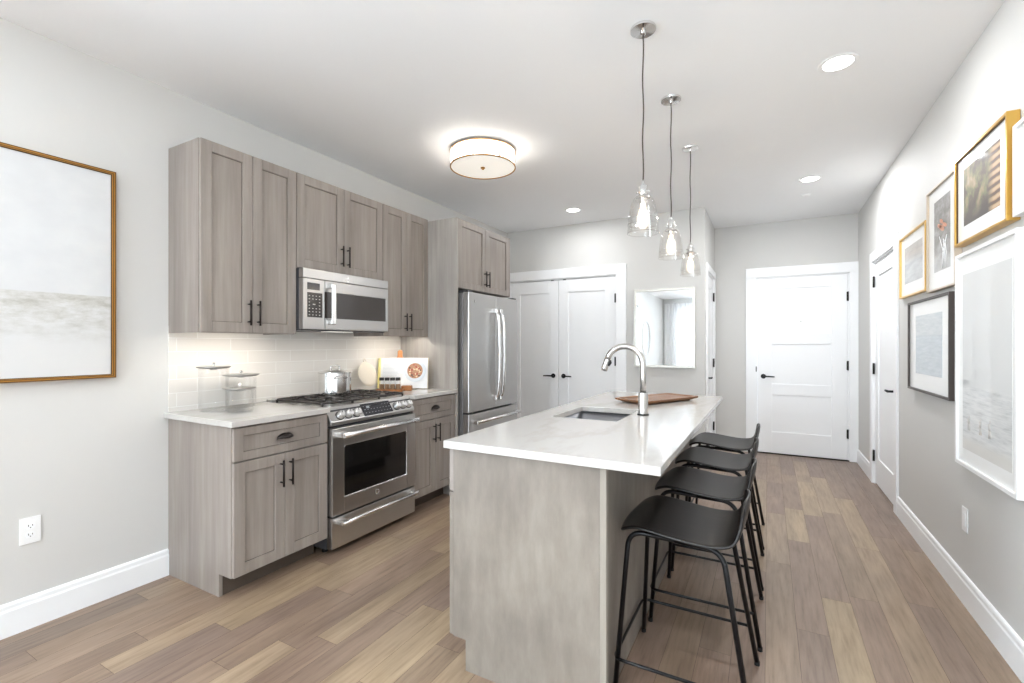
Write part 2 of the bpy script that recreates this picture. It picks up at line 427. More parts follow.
def plank(x0, x1, y0, y1, tone):
    g_ = 0.0006; z = 0.0
    vs = [fb.verts.new(p) for p in ((x0+g_, y0+g_, z), (x1-g_, y0+g_, z), (x1-g_, y1-g_, z), (x0+g_, y1-g_, z))]
    f = fb.faces.new(vs); f.material_index = 0; j = random.uniform(0.95, 1.05)
    jj = random.uniform(-0.02, 0.02)
    for l in f.loops: l[cl] = (tone[0]*j, tone[1]*j*(1+jj*0.3), tone[2]*j*(1-jj), 1)
while x < XR+0.1:
    fz = sorted(next((v_ for k, v_ in forced.items() if abs(k-x) < 0.01), []))
    y = YF-random.uniform(0, 1.0); 
    while y < 6.6:
        nxt = next((q for q in fz if abs(q[0]-y) < 1e-6), None)
        if nxt: plank(x, x+0.125, nxt[0], nxt[1], nxt[2]); y = nxt[1]; continue
        lim = min([q[0] for q in fz if q[0] > y+1e-6] or [99])
        y1 = y+random.choice((0.45, 0.7, 0.9, 1.1, 1.3, 1.45))*random.uniform(0.9, 1.1)
        if y1 > lim-0.3: y1 = lim if lim-y < 1.6 else lim-0.6
        plank(x, x+0.125, y, y1, LIGHT if random.random() < 0.05 else (TAN if random.random() < 0.12 else random.choice(TONES))); y = y1
    x += 0.125
vs = [fb.verts.new(p) for p in ((XL-0.3, YF-0.5, -0.0012), (XR+0.3, YF-0.5, -0.0012), (XR+0.3, 6.8, -0.0012), (XL-0.3, 6.8, -0.0012))]
f = fb.faces.new(vs); f.material_index = 1
vs = [fb.verts.new(p) for p in ((XL-0.3, YF-0.5, -0.15), (XL-0.3, 6.8, -0.15), (XR+0.3, 6.8, -0.15), (XR+0.3, YF-0.5, -0.15))]
f = fb.faces.new(vs); f.material_index = 1
fb.to_mesh(fm); fb.free(); fm.materials.append(M['oak_planks']); fm.materials.append(M['plank_gap'])
fo = bpy.data.objects.new('floor', fm); C.objects.link(fo); fo['kind'] = 'structure'

MB().box(XL-0.12, XR+0.12, YF-0.12, YE+0.12, ZC, ZC+0.1).build('ceiling', 'ceiling_paint', kind='structure')
mb = MB()
for a in ((YF-0.12, -1.75, 0, ZC), (-1.75, -0.45, 0, 0.6), (-1.75, -0.45, 2.3, ZC), (-0.45, YE+0.12, 0, ZC)): mb.box(XL-0.12, XL, a[0], a[1], a[2], a[3])
mb.build('wall_left', 'wall_paint', kind='structure')
# right wall: door opening
DR0, DR1, DRT = 4.60, 5.47, 2.065
mb = MB()
for a in ((YF-0.12, DR0, 0, ZC), (DR0, DR1, DRT, ZC), (DR1, YE+0.12, 0, ZC)):
    mb.box(XR, XR+0.12, a[0], a[1], a[2], a[3])
mb.build('wall_right', 'wall_paint', kind='structure')
# closet wall
CL0, CL1, CLT = -2.92, -1.53, 2.10
mb = MB()
for a in ((XL, CL0, 0, ZC), (CL0, CL1, CLT, ZC), (CL1, XH, 0, ZC)): mb.box(a[0], a[1], YB, YB+0.11, a[2], a[3])
mb.build('wall_back', 'wall_paint', kind='structure')
HD0, HD1 = 5.48, 6.21
mb = MB()
for a in ((YB+0.11, HD0, 0, ZC), (HD0, HD1, 2.10, ZC), (HD1, YE+0.12, 0, ZC)): mb.box(XH-0.11, XH, a[0], a[1], a[2], a[3])
mb.build('wall_hall', 'wall_paint', kind='structure')
ED0, ED1, EDT = -0.123, 0.79, 2.095
mb = MB()
for a in ((XL, ED0, 0, ZC), (ED0, ED1, EDT, ZC), (ED1, XR, 0, ZC)): mb.box(a[0], a[1], YE, YE+0.12, a[2], a[3])
mb.build('wall_entrance', 'wall_paint', kind='structure')
WF0, WF1, WFT = -2.55, 0.45, 2.45
mb = MB()
for a in ((XL, WF0, 0, ZC), (WF0, WF1, WFT, ZC), (WF0, WF1, 0, 0.08), (WF1, XR, 0, ZC)): mb.box(a[0], a[1], YF-0.12, YF, a[2], a[3])
mb.build('wall_front', 'wall_paint', kind='structure')
# windows behind the camera
def window(n, F, u0, u1, w0, w1, mull):
    r = setting('window_%d' % n, F((u0+u1)/2, 0, w0))
    mb = MB(); t = 0.05
    bx(mb, F, u0, u1, -0.09, -0.03, w0, w0+t); bx(mb, F, u0, u1, -0.09, -0.03, w1-t, w1)
    bx(mb, F, u0, u0+t, -0.09, -0.03, w0, w1); bx(mb, F, u1-t, u1, -0.09, -0.03, w0, w1)
    for k in mull: bx(mb, F, k-t/2, k+t/2, -0.09, -0.03, w0, w1)
    mb.build('window_frame', 'trim_paint', r)
    m2 = MB(); bx(m2, F, u0+t*0.8, u1-t*0.8, -0.064, -0.058, w0+t*0.8, w1-t*0.8); m2.build('pane', 'pane_glass', r)
FPY = lambda u, n, w: (u, YF+n, w)
window(1, FPY, WF0, WF1, 0.08, WFT, (-1.55, -0.55))
window(2, FX(XL), -1.75, -0.45, 0.6, 2.3, (-1.1,))  # side window added out of view to light the right wall
def curtain(x0, x1, label):
    o = MB()
    rows = []
    for zi in (0.03, 0.9, 1.8, 2.58):
        rows.append([(x0+(x1-x0)*i/80, YF+0.13+0.035*math.sin(i*0.95)*(0.8+0.2*math.sin(zi*2+i*0.2)), zi) for i in range(81)])
    o.grid(rows); o = o.build('curtain', 'sheer')
    o['label'] = label; o['category'] = 'curtain'; o['group'] = 'sheer curtains at the far window'
curtain(-2.90, -1.75, 'white sheer curtain at the window seen in the mirror, beside the round mirror wall')
curtain(-0.1, 0.6, 'white sheer curtain at the window end farthest from the round mirror')

# baseboards: flat board with a small stepped cap
def baseboard(name, F, u0, u1):
    mb = MB(); prof = [(0, 0), (0.015, 0), (0.015, 0.112), (0.0135, 0.115), (0.0115, 0.121), (0.0115, 0.136), (0.009, 0.143), (0.004, 0.147), (0, 0.147)]
    t = bmesh.new(); A = [t.verts.new(F(u0, n, w)) for n, w in prof]; B = [t.verts.new(F(u1, n, w)) for n, w in prof]
    t.faces.new(A); t.faces.new(B[::-1])
    for i in range(len(prof)): t.faces.new([A[i], B[i], B[(i+1) % len(prof)], A[(i+1) % len(prof)]])
    bmesh.ops.recalc_face_normals(t, faces=t.faces); mb._add(t); return mb.build(name, 'trim_paint', kind='structure')
baseboard('baseboard_left', FX(XL), YF, 1.384)
baseboard('baseboard_right', FNX(XR), YF, DR0-0.09)
baseboard('baseboard_right_far', FNX(XR), DR1+0.09, YE)
baseboard('baseboard_back', FNY(YB), CL1+0.10, XH)
baseboard('baseboard_entrance', FNY(YE), XH, ED0-0.10)
baseboard('baseboard_hall', FX(XH), YB, HD0-0.07)
baseboard('baseboard_front', FPY, WF1, XR)

def casing(F, u0, u1, wt, wid, parent, th=0.018, lw=None, w0=0.0):
    mb = MB(); l_ = wid if lw is None else lw
    bx(mb, F, u0-l_, u0, 0, th, w0, wt, 0.002); bx(mb, F, u1, u1+wid, 0, th, w0, wt, 0.002)
    bx(mb, F, u0-l_, u1+wid, 0, th+0.001, wt, wt+wid, 0.002)
    # jamb
    bx(mb, F, u0-0.001, u0+0.012, -0.10, 0.001, w0, wt); bx(mb, F, u1-0.012, u1+0.001, -0.10, 0.001, w0, wt); bx(mb, F, u0, u1, -0.10, 0.001, wt-0.012, wt)
    return mb.build('door_frame', 'trim_paint', parent)
def hinge(F, u, w, parent):
    mb = MB(); bx(mb, F, u-0.012, u+0.012, 0.0, 0.0035, w-0.05, w+0.05, 0.001)
    mb.tube([F(u, 0.009, w-0.052), F(u, 0.009, w+0.052)], 0.0075, 10); mb.build('hinge', 'hinge_black', parent)
def lever(F, u, w, d, parent, n0):
    mb = MB()
    o = Vector(F(u, n0, w)); ax = (Vector(F(u, n0+1, w))-o)
    q = Vector((0, 0, 1)).rotation_difference(ax).to_matrix().to_4x4()
    mb.lathe([(0, 0.009), (0.026, 0.009), (0.028, 0.006), (0.028, 0), (0, 0)][::-1], 28, loc=o, mtx=q)
    mb.tube([F(u, n0+0.006, w), F(u, n0+0.048, w)], 0.0095, 12)
    mb.tube([F(u-d*0.004, n0+0.048, w), F(u+d*0.055, n0+0.050, w+0.001), F(u+d*0.115, n0+0.044, w-0.001)], [0.0098, 0.0085, 0.0075], 12)
    mb.build('door_handle', 'black_metal', parent)

# entrance door
d = setting('door_1', (0.33, YE, 0))
casing(FNY(YE), ED0, ED1, EDT, 0.112, d, lw=0.112)
F = FNY(YE+0.05)
mb = MB(); shaker(mb, F, ED0+0.014, ED1-0.014, 0.012, EDT-0.014, th=0.044, rail=0.15, rec=0.011, bev=0.002, cuts=((0.70, 0.83), (1.295, 1.42)), rail_t=0.13, rail_b=0.25); mb.build('door_leaf', 'door_paint', d)
for w in (0.30, 1.06, 1.83): hinge(FNY(YE+0.006), ED1-0.012, w, d)
lever(F, ED0+0.075, 0.915, 1, d, 0.044)
mb = MB(); mb.lathe([(0, 0.004), (0.008, 0.004), (0.010, 0.0)], 16, loc=(0.335, YE+0.05-0.033, 1.56), mtx=Matrix.Rotation(PI/2, 4, 'X')); mb.build('peephole', 'brushed_nickel', d)
mb = MB(); bx(mb, FNY(YE), ED0, ED1, -0.11, 0.012, 0, 0.011, 0.002); mb.build('threshold', 'hinge_black', d)
mb = MB(); bx(mb, FNY(YE), ED0-0.006, ED0+0.004, 0.0, 0.020, 0.97, 1.03); mb.build('strike_plate', 'hinge_black', d)
# closet double door
d = setting('door_2', (-2.22, YB, 0))
casing(FNY(YB), CL0, CL1, CLT, 0.115, d, lw=0.045)
F = FNY(YB+0.04); mid = (CL0+CL1)/2-0.028
for s_, (a, b) in enumerate(((CL0+0.014, mid-0.002), (mid+0.002, CL1-0.014))):
    mb = MB(); shaker(mb, F, a, b, 0.012, CLT-0.016, th=0.036, rail=0.125, rec=0.011, bev=0.002, rail_t=0.155, rail_b=0.24); leaf = mb.build('door_leaf', 'door_paint', d)
    lever(F, (mid-0.068, mid+0.068)[s_], 0.91, (-1, 1)[s_], leaf, 0.036)
for w in (0.30, 1.10, 1.83): hinge(FNY(YB+0.004), CL1-0.012, w, d)
mb = MB()
for u in (mid-0.08, mid+0.08): bx(mb, FNY(YB), u-0.018, u+0.018, -0.012, 0.0, CLT-0.022, CLT-0.012)
mb.build('ball_catch', 'slot_dark', d)
# right wall door
d = setting('door_3', (XR, (DR0+DR1)/2, 0))
casing(FNX(XR), DR0, DR1, DRT, 0.09, d)
F = FNX(XR+0.045)
mb = MB(); shaker(mb, F, DR0+0.014, DR1-0.014, 0.012, DRT-0.016, th=0.036, rail=0.115, rec=0.011, bev=0.002, rail_t=0.125, rail_b=0.24); mb.build('door_leaf', 'door_paint', d)
for w in (0.26, 1.07, 1.88): hinge(FNX(XR+0.004), DR1-0.010, w, d)
lever(F, DR0+0.075, 0.925, 1, d, 0.036)
# hall side door
d = setting('door_4', (XH, (HD0+HD1)/2, 0))
casing(FX(XH), HD0, HD1, 2.10, 0.075, d)
F = FX(XH-0.045)
mb = MB(); shaker(mb, F, HD0+0.014, HD1-0.014, 0.012, 2.084, th=0.036, rail=0.115, rec=0.011, bev=0.002, rail_t=0.125, rail_b=0.24); mb.build('door_leaf', 'door_paint', d)
for w in (0.30, 1.07, 1.87): hinge(FX(XH-0.004), HD1-0.010, w, d)
lever(F, HD0+0.075, 0.925, 1, d, 0.036)

# ================================================================ KITCHEN RUN on the left wall
YA, YR0, YR1, YP = 1.385, 1.962, 2.726, 3.282
def base_cabinet(y0, y1, label, end_panel, dr):
    t = thing('base_cabinet', label, 'cabinet', (-2.66, (y0+y1)/2, 0), group=None)
    mb = MB()
    ys = y0+(0.019 if end_panel else 0)
    mb.use('cabinet_inside').box(XL+0.003, -2.372, ys, y1-0.001, 0.115, 0.883)
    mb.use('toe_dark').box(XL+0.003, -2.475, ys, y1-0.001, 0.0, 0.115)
    mb.build('body', 'cabinet_inside', t)
    if end_panel:   # finished end with toe notch
        m2 = MB(); m2.prism([(XL+0.003, 0), (-2.472, 0), (-2.472, 0.118), (-2.368, 0.118), (-2.368, 0.883), (XL+0.003, 0.883)], 'y', y0, ys, 0.001); m2.build('side_panel', 'cabinet_wood', t)
    F = FX(-2.366)
    ff = MB(); bx(ff, F, y0+0.001, y1-0.001, -0.006, 0.0, 0.118, 0.883); ff.build('face_frame', 'cabinet_wood', t)
    g_ = 0.003; mb = MB(); shaker(mb, F, y0+g_, y1-g_, 0.705, 0.874, rail=0.05, rail_t=0.043, rail_b=0.043, glaze=True)
    drw = mb.build('drawer', 'cabinet_wood', t); cup_pull(F, (y0+y1)/2, 0.79, drw)
    m_ = (y0+y1)/2
    for k, (a, b) in enumerate(((y0+g_, m_-0.0015), (m_+0.0015, y1-g_))):
        mb = MB(); shaker(mb, F, a, b, 0.122, 0.698, rail=0.058, glaze=True); dd = mb.build('door', 'cabinet_wood', t)
        u = (m_-0.028) if k == 0 else (m_+0.028); bar_pull(F, u, 0.520, 0.665, dd)
    return t
base_cabinet(YA, YR0-0.004, 'grey-brown wooden base cabinet left of the stove, its finished end towards the open floor', True, 1)
base_cabinet(YR1+0.004, YP, 'grey-brown wooden base cabinet between the stove and the refrigerator', False, 1)
def counter(y0, y1, label):
    o = MB().box(XL+0.003, -2.325, y0, y1, 0.884, 0.914, 0.003).build('countertop', 'quartz')
    o['label'] = label; o['category'] = 'countertop'
counter(YA-0.022, YR0-0.003, 'white quartz countertop left of the stove carrying the three glass canisters')
counter(YR1+0.003, YP-0.001, 'white quartz countertop right of the stove carrying the open cookbook')
# backsplash
o = MB().box(XL+0.0005, XL+0.009, YA, YP, 0.9145, 1.40).build('tile_backsplash', 'tile'); o['label'] = 'glossy off-white subway tile backsplash on the left wall between counter and upper cabinets'; o['category'] = 'backsplash'
# upper cabinets
def upper(y0, y1, z0, z1, label, side=False, front=-2.662, pull=0.0, back=XL+0.003, name='wall_cabinet', light=None):
    t = thing(name, label, 'cabinet', ((back+front)/2, (y0+y1)/2, z0))
    mb = MB(); mb.box(back, front-0.002, y0+0.0005, y1-0.0005, z0+0.024, z1, 0.001)
    mb.box(back, front-0.002, y0+0.0005, y0+0.0165, z0, z0+0.026, 0.0005); mb.box(back, front-0.002, y1-0.0165, y1-0.0005, z0, z0+0.026, 0.0005)
    mb.box(front-0.022, front-0.002, y0+0.0165, y1-0.0165, z0, z0+0.026, 0.0005); mb.build('body', 'cabinet_wood', t)
    F = FX(front); m_ = (y0+y1)/2; g_ = 0.002
    for k, (a, b) in enumerate(((y0+g_, m_-0.0015), (m_+0.0015, y1-g_))):
        mb = MB(); shaker(mb, F, a, b, z0+0.003, z1-0.003, rail=0.058, glaze=True); dd = mb.build('door', 'cabinet_wood', t)
        u = (m_-0.028) if k == 0 else (m_+0.028)
        bar_pull(F, u, z0+0.045+pull, z0+0.190+pull, dd)
    if light:
        mb = MB(); mb.box(-2.74, -2.70, light[0], light[1], z0+0.014, z0+0.0235, 0.002); lb = mb.build('light_bar', 'plate_white', t)
        mb = MB(); mb.box(-2.738, -2.702, light[0]+0.01, light[1]-0.01, z0+0.012, z0+0.0145); mb.build('lens', 'under_light', lb)
        area('under_cabinet_glow', (-2.72, (light[0]+light[1])/2, z0+0.008), (0, 0, 0), 0.05, light[1]-light[0]-0.02, LP['under']*(light[1]-light[0])/0.5, (1.0, 0.95, 0.88))
    return t
upper(YA, YR0, 1.362, 2.402, 'tall grey-brown wall cabinet nearest the gold-framed painting, left of the microwave', light=(1.44, 1.90))
upper(YR0+0.001, YR1, 1.790, 2.402, 'short grey-brown wall cabinet directly above the microwave', pull=0.008)
upper(YR1+0.001, YP-0.001, 1.362, 2.402, 'narrow grey-brown wall cabinet between the microwave and the refrigerator panel', light=(2.80, 3.22))
# refrigerator surround
t = upper(YP+0.019, 4.20, 1.782, 2.385, 'grey-brown cabinet above the refrigerator with its tall side panel', front=-2.352, name='refrigerator_cabinet', pull=0.005)
mb = MB(); mb.box(XL+0.003, -2.330, YP, YP+0.018, 0, 2.385, 0.001); mb.build('side_panel', 'panel_wood', t)['label'] = 'tall full-height greyish side panel'
mb = MB(); mb.box(XL+0.003, -2.330, 4.2005, 4.2185, 1.782, 2.385, 0.001); mb.build('filler_panel', 'cabinet_wood', t)

# logo badge: round ring with two script-like initials
def badge(F, u, w, n, r, parent, txt=True):
    o = Vector(F(u, n, w)); ax = Vector(F(u, n+1, w))-o
    q = Vector((0, 0, 1)).rotation_difference(ax).to_matrix().to_4x4()
    mb = MB(); mb.lathe([(0, 0), (r, 0), (r, 0.002), (r*0.86, 0.0026), (r*0.82, 0.0016), (0, 0.0016)], 28, loc=o, mtx=q)
    b = mb.build('logo_badge', 'satin_chrome', parent)
    m4 = Matrix.Translation(Vector(F(u, n+0.0018, w))) @ Matrix(((0, 0, 1, 0), (1, 0, 0, 0), (0, 1, 0, 0), (0, 0, 0, 1)))
    b['_base'] = parent['_base']
    text_part('logo_letters', 'GE', r*1.0, 'slot_dark', b, m4, 0.0003)

# ---------------------------------------------------------------- range
t = thing('range', 'stainless steel gas range with oven between the two base cabinets', 'stove', (-2.64, (YR0+YR1)/2, 0))
y0, y1 = YR0+0.002, YR1-0.002; ym = (y0+y1)/2
mb = MB(); mb.use('appliance_side').box(XL+0.012, -2.364, y0+0.003, y1-0.003, 0.04, 0.890)
for a in (y0+0.05, y1-0.05):
    for xx in (-2.88, -2.44): mb.use('black_metal').lathe([(0.018, 0), (0.018, 0.045)], 12, loc=(xx, a, 0))
mb.build('body', 'appliance_side', t)
mb = MB(); mb.box(XL+0.012, -2.395, y0, y1, 0.890, 0.908, 0.005)
mb.box(XL+0.012, -2.90, y0+0.002, y1-0.002, 0.906, 0.930, 0.006); mb.build('cooktop', 'stainless', t)
# slanted control panel
mb = MB(); mb.prism([(-2.41, 0.911), (-2.384, 0.909), (-2.324, 0.822), (-2.324, 0.800), (-2.364, 0.792), (-2.41, 0.792)], 'y', y0, y1, 0.004); cp = mb.build('control_panel', 'stainless', t)
# slanted frame of the panel face
A = Vector((-2.384, 0, 0.909)); B = Vector((-2.324, 0, 0.822)); along = (B-A).normalized(); nrm = Vector((-along.z, 0, along.x)); 
if nrm.x < 0: nrm = -nrm
def SP(u, n, s_): p = A+along*s_+nrm*n; return Vector((p.x, u, p.z))
L_ = (B-A).length
def slant_box(mb, u0, u1, s0, s1, n0, n1):
    tt = bmesh.new(); vs = [tt.verts.new(SP(u, n, s_)) for u in (u0, u1) for n in (n0, n1) for s_ in (s0, s1)]
    for f_ in ((0, 1, 3, 2), (4, 6, 7, 5), (0, 4, 5, 1), (2, 3, 7, 6), (0, 2, 6, 4), (1, 5, 7, 3)): tt.faces.new([vs[i] for i in f_])
    bmesh.ops.recalc_face_normals(tt, faces=tt.faces); mb._add(tt)
mb = MB(); slant_box(mb, 2.236, 2.502, 0.014, L_-0.003, -0.002, 0.0025); mb.mats = ['display_glass']; mb.use('display_ink')
for r_ in range(3):
    for c_ in range(9):
        if r_ == 0 and 3 <= c_ <= 5: continue
        u = 2.254+c_*0.028; slant_box(mb, u, u+0.010, 0.032+r_*0.024, 0.0345+r_*0.024, 0.0025, 0.003)
slant_box(mb, 2.280, 2.306, 0.028, 0.048, 0.0025, 0.003)
mb.build('display', 'display_glass', cp)
q = Vector((0, 0, 1)).rotation_difference(nrm).to_matrix().to_4x4()
for u in (2.046, 2.111, 2.177, 2.550, 2.612, 2.674):
    mb = MB(); mb.use('burner_cap').lathe([(0.0245, -0.001), (0.0295, -0.001), (0.0295, 0.003), (0.0245, 0.003)], 28, loc=SP(u, -0.001, L_*0.66), mtx=q)  # dark collar stands in for the ring and border shadow round the knob
    mb.use('knob_metal').lathe([(0.0, 0.0), (0.0245, 0.0), (0.0245, 0.006), (0.0235, 0.009), (0.0225, 0.032), (0.019, 0.037), (0, 0.037)], 28, loc=SP(u, -0.001, L_*0.66), mtx=q)
    kb = mb.build('knob', 'knob_metal', cp)
    mb = MB(); slant_box(mb, u-0.002, u+0.002, L_*0.66-0.018, L_*0.66-0.004, 0.0355, 0.0372); mb.build('pointer', 'slot_dark', kb)
# oven door
FR = FX(-2.364)
mb = MB()
wy0, wy1, wz0, wz1 = 2.055, 2.632, 0.348, 0.668
bx(mb, FR, y0, wy0, 0, 0.05, 0.248, 0.782, 0.003); bx(mb, FR, wy1, y1, 0, 0.05, 0.248, 0.782, 0.003)
bx(mb, FR, wy0, wy1, 0, 0.05, wz1, 0.782, 0.003); bx(mb, FR, wy0, wy1, 0, 0.05, 0.248, wz0, 0.003)
dr = mb.build('oven_door', 'stainless', t)
mb = MB(); bx(mb, FR, wy0-0.004, wy1+0.004, 0.030, 0.044, wz0-0.004, wz1+0.004); mb.build('window', 'black_glass', dr)
mb = MB()   # bright bead round the window
P_ = []
for (u, w, a0) in ((wy1-0.018, wz1-0.018, 0), (wy0+0.018, wz1-0.018, PI/2), (wy0+0.018, wz0+0.018, PI), (wy1-0.018, wz0+0.018, 1.5*PI)):
    for k in range(5): a = a0+PI/2*k/4; P_.append(FR(u+0.018*math.cos(a), 0.046, w+0.018*math.sin(a)))
mb.tube(P_, 0.0035, 8, closed=True); mb.build('window_trim', 'satin_chrome', dr)
def app_handle(F, u0, u1, w, n0, parent, r=0.0155, out=0.05):
    mb = MB(); mb.tube([F(u0+0.01, n0+out, w), F(u1-0.01, n0+out, w)], r, 16)
    for a, s_ in ((u0, 1), (u1, -1)):
        lo, hi = sorted((a, a+s_*0.055))
        bx(mb, F, lo, hi, n0-0.002, n0+out+r*0.8, w-r*1.15, w+r*1.15, 0.006)
    return mb.build('handle', 'satin_chrome', parent)
app_handle(FR, y0+0.035, y1-0.02, 0.742, 0.05, dr)
badge(FR, 2.335, 0.305, 0.050, 0.017, dr)
mb = MB(); bx(mb, FR, y0, y1, 0, 0.046, 0.048, 0.236, 0.004); dw = mb.build('storage_drawer', 'stainless', t)
app_handle(FR, y0+0.035, y1-0.02, 0.205, 0.046, dw, 0.012, 0.048)
# burners and grates
bpos = ((-2.79, y0+0.15, 0.036), (-2.52, y0+0.15, 0.042), (-2.655, ym, 0.05), (-2.79, y1-0.15, 0.036), (-2.52, y1-0.15, 0.042))
for bx_, by_, r in bpos:
    mb = MB(); mb.use('stainless').lathe([(r+0.022, 0.9078), (r+0.02, 0.911), (r+0.004, 0.912)], 28, loc=(bx_, by_, 0))
    mb.use('burner_cap').lathe([(r+0.006, 0.908), (r+0.006, 0.914), (r, 0.915), (r, 0.920), (r-0.004, 0.9225), (0, 0.9225)], 28, loc=(bx_, by_, 0))
    mb.build('burner', 'burner_cap', t)
gw = (y1-y0-0.03)/3
for k in range(3):
    a = y0+0.015+k*gw+0.002; b = a+gw-0.004; mb = MB(); x0_, x1_ = -2.875, -2.415; zt = 0.930; r = 0.0075
    mb.tube([(x0_, a, zt), (x1_, a, zt), (x1_, b, zt), (x0_, b, zt)], r, 8, fillet=0.03, closed=True)
    for (px_, py_) in ((x0_+0.01, a), (x1_-0.01, a), (x0_+0.01, b), (x1_-0.01, b)):
        mb.tube([(px_, py_, zt), (px_, py_, 0.908)], 0.007, 8)
    mb.tube([((x0_+x1_)/2, a, zt), ((x0_+x1_)/2, b, zt)], r, 8)
    c_ = (a+b)/2
    for xc in ((x0_+x1_)/2-0.135, (x0_+x1_)/2+0.135) if k != 1 else ((x0_+x1_)/2,):
        for dx, dy in ((1, 0), (-1, 0), (0, 1), (0, -1)):
            ex = xc+dx*(0.115 if k != 1 else 0.20); ey = c_+dy*(b-a)/2
            mb.tube([(xc+dx*0.028, c_+dy*0.028, zt+0.004), (xc+dx*0.05, c_+dy*0.05, zt+0.006), (ex, ey, zt)], r*0.95, 8)
    for xc in (x0_+0.115, x1_-0.115): mb.tube([(xc, a, zt), (xc, a+0.05, zt+0.004)], r, 8); mb.tube([(xc, b, zt), (xc, b-0.05, zt+0.004)], r, 8)
    mb.build('grate', 'cast_iron', t)

# ---------------------------------------------------------------- microwave
t = thing('microwave', 'stainless over-the-range microwave with dark window above the stove', 'microwave', (-2.75, ym, 1.385))
my0, my1, mz0, mz1 = YR0+0.004, YR1-0.004, 1.388, 1.786
mb = MB(); mb.use('appliance_side').box(XL+0.012, -2.625, my0, my1, mz0+0.012, mz1, 0.002); mb.use('appliance_side').box(XL+0.012, -2.615, my0+0.005, my1-0.005, mz0, mz0+0.013, 0.003); mb.build('body', 'appliance_side', t)
FM = FX(-2.625)
mb = MB(); bx(mb, FM, my0, my1, 0, 0.042, mz1-0.062, mz1, 0.003)      # vent strip
mb.build('vent_strip', 'stainless', t)
mb = MB(); bx(mb, FM, my0, my0+0.165, 0, 0.042, mz0+0.008, mz1-0.064, 0.003); cp = mb.build('control_panel', 'stainless', t)
mb = MB(); bx(mb, FM, my0+0.030, my0+0.125, 0.041, 0.0435, mz1-0.135, mz1-0.090, 0.001); mb.build('display', 'display_glass', cp)
mb = MB(); mb.use('keypad'); bx(mb, FM, my0+0.030, my0+0.145, 0.041, 0.0435, mz0+0.085, mz0+0.245, 0.001)
mb.use('key_print')
for r_ in range(7):
    for c_ in range(4):
        u = my0+0.040+c_*0.026; w = mz0+0.098+r_*0.0205
        if r_ in (3, 4) and c_ in (1, 2): continue
        bx(mb, FM, u, u+0.009, 0.0435, 0.0439, w, w+0.0045)
bx(mb, FM, my0+0.07, my0+0.09, 0.0435, 0.0439, mz0+0.166, mz0+0.172)
mb.build('keypad', 'keypad', cp)
mb = MB(); d0 = my0+0.168
bx(mb, FM, d0, my1, 0, 0.042, mz1-0.140, mz1-0.064, 0.003); bx(mb, FM, d0, my1, 0, 0.042, mz0+0.008, mz0+0.085, 0.003)
bx(mb, FM, my1-0.025, my1, 0, 0.042, mz0+0.08, mz1-0.135, 0.003); md_ = mb.build('door', 'stainless', t)
mb = MB(); bx(mb, FM, d0, my1-0.022, 0.010, 0.040, mz0+0.083, mz1-0.138); mb.build('window', 'microwave_glass', md_)
mb = MB(); hu = d0+0.035
bx(mb, FM, hu-0.017, hu+0.017, 0.074, 0.094, mz0+0.040, mz1-0.082, 0.007)
for w in (mz0+0.058, mz1-0.100): bx(mb, FM, hu-0.020, hu+0.020, 0.040, 0.088, w-0.018, w+0.018, 0.006)
mb.build('handle', 'satin_chrome', md_)
badge(FM, ym-0.02, mz1-0.037, 0.042, 0.019, t)
mb = MB(); mb.box(-2.76, -2.66, ym-0.10, ym+0.10, mz0-0.004, mz0+0.001); mb.build('cooktop_light', 'diffuser', t)
area('microwave_light', (-2.71, ym, mz0-0.01), (0, 0, 0), 0.08, 0.2, LP['under']*0.5, (1.0, 0.92, 0.82))

# ---------------------------------------------------------------- refrigerator
t = thing('refrigerator', 'tall stainless french-door refrigerator beside the closet doors', 'refrigerator', (-2.6, 3.75, 0))
ry0, ry1 = 3.312, 4.192; rm = 3.765
mb = MB(); mb.box(XL+0.03, -2.295, ry0+0.004, ry1-0.004, 0.02, 1.742, 0.004); mb.build('body', 'fridge_side', t)
for xx in (-2.85, -2.35):
    for yy in (ry0+0.08, ry1-0.08): mb = MB(); mb.lathe([(0.02, 0), (0.02, 0.03)], 12, loc=(xx, yy, 0)); mb.build('foot', 'rubber', t)
FG = FX(-2.292)
for k, (a, b) in enumerate(((ry0, rm-0.0025), (rm+0.0025, ry1))):
    mb = MB(); bx(mb, FG, a, b, 0, 0.062, 0.712, 1.745, 0.006); dd = mb.build('door', 'stainless', t)
    u = rm-0.042 if k == 0 else rm+0.042
    mb = MB(); mb.tube([FG(u, 0.058, 1.615), FG(u, 0.105, 1.585), FG(u, 0.122, 1.47), FG(u, 0.128, 1.20), FG(u, 0.122, 0.94), FG(u, 0.105, 0.825), FG(u, 0.058, 0.795)], 0.0155, 14, fillet=0.035)
    for w in (1.605, 0.805): bx(mb, FG, u-0.017, u+0.017, 0.060, 0.100, w-0.024, w+0.024, 0.006)
    mb.build('handle', 'satin_chrome', dd)
    if k == 0: badge(FG, ry0+0.085, 1.672, 0.062, 0.014, dd)
mb = MB(); bx(mb, FG, ry0, ry1, 0, 0.062, 0.06, 0.695, 0.006); dd = mb.build('freezer_drawer', 'stainless', t); app_handle(FG, ry0+0.04, ry1-0.04, 0.628, 0.062, dd, 0.014, 0.055)
for (a, b) in ((ry0+0.005, ry0+0.075), (ry1-0.075, ry1-0.005)): mb = MB(); mb.box(-2.36, -2.24, a, b, 1.7465, 1.760, 0.004); mb.build('hinge_cover', 'appliance_side', t)
mb = MB(); mb.box(-2.295, -2.245, ry0+0.005, ry0+0.07, 0.698, 0.7085, 0.002); mb.build('middle_hinge', 'appliance_side', t)

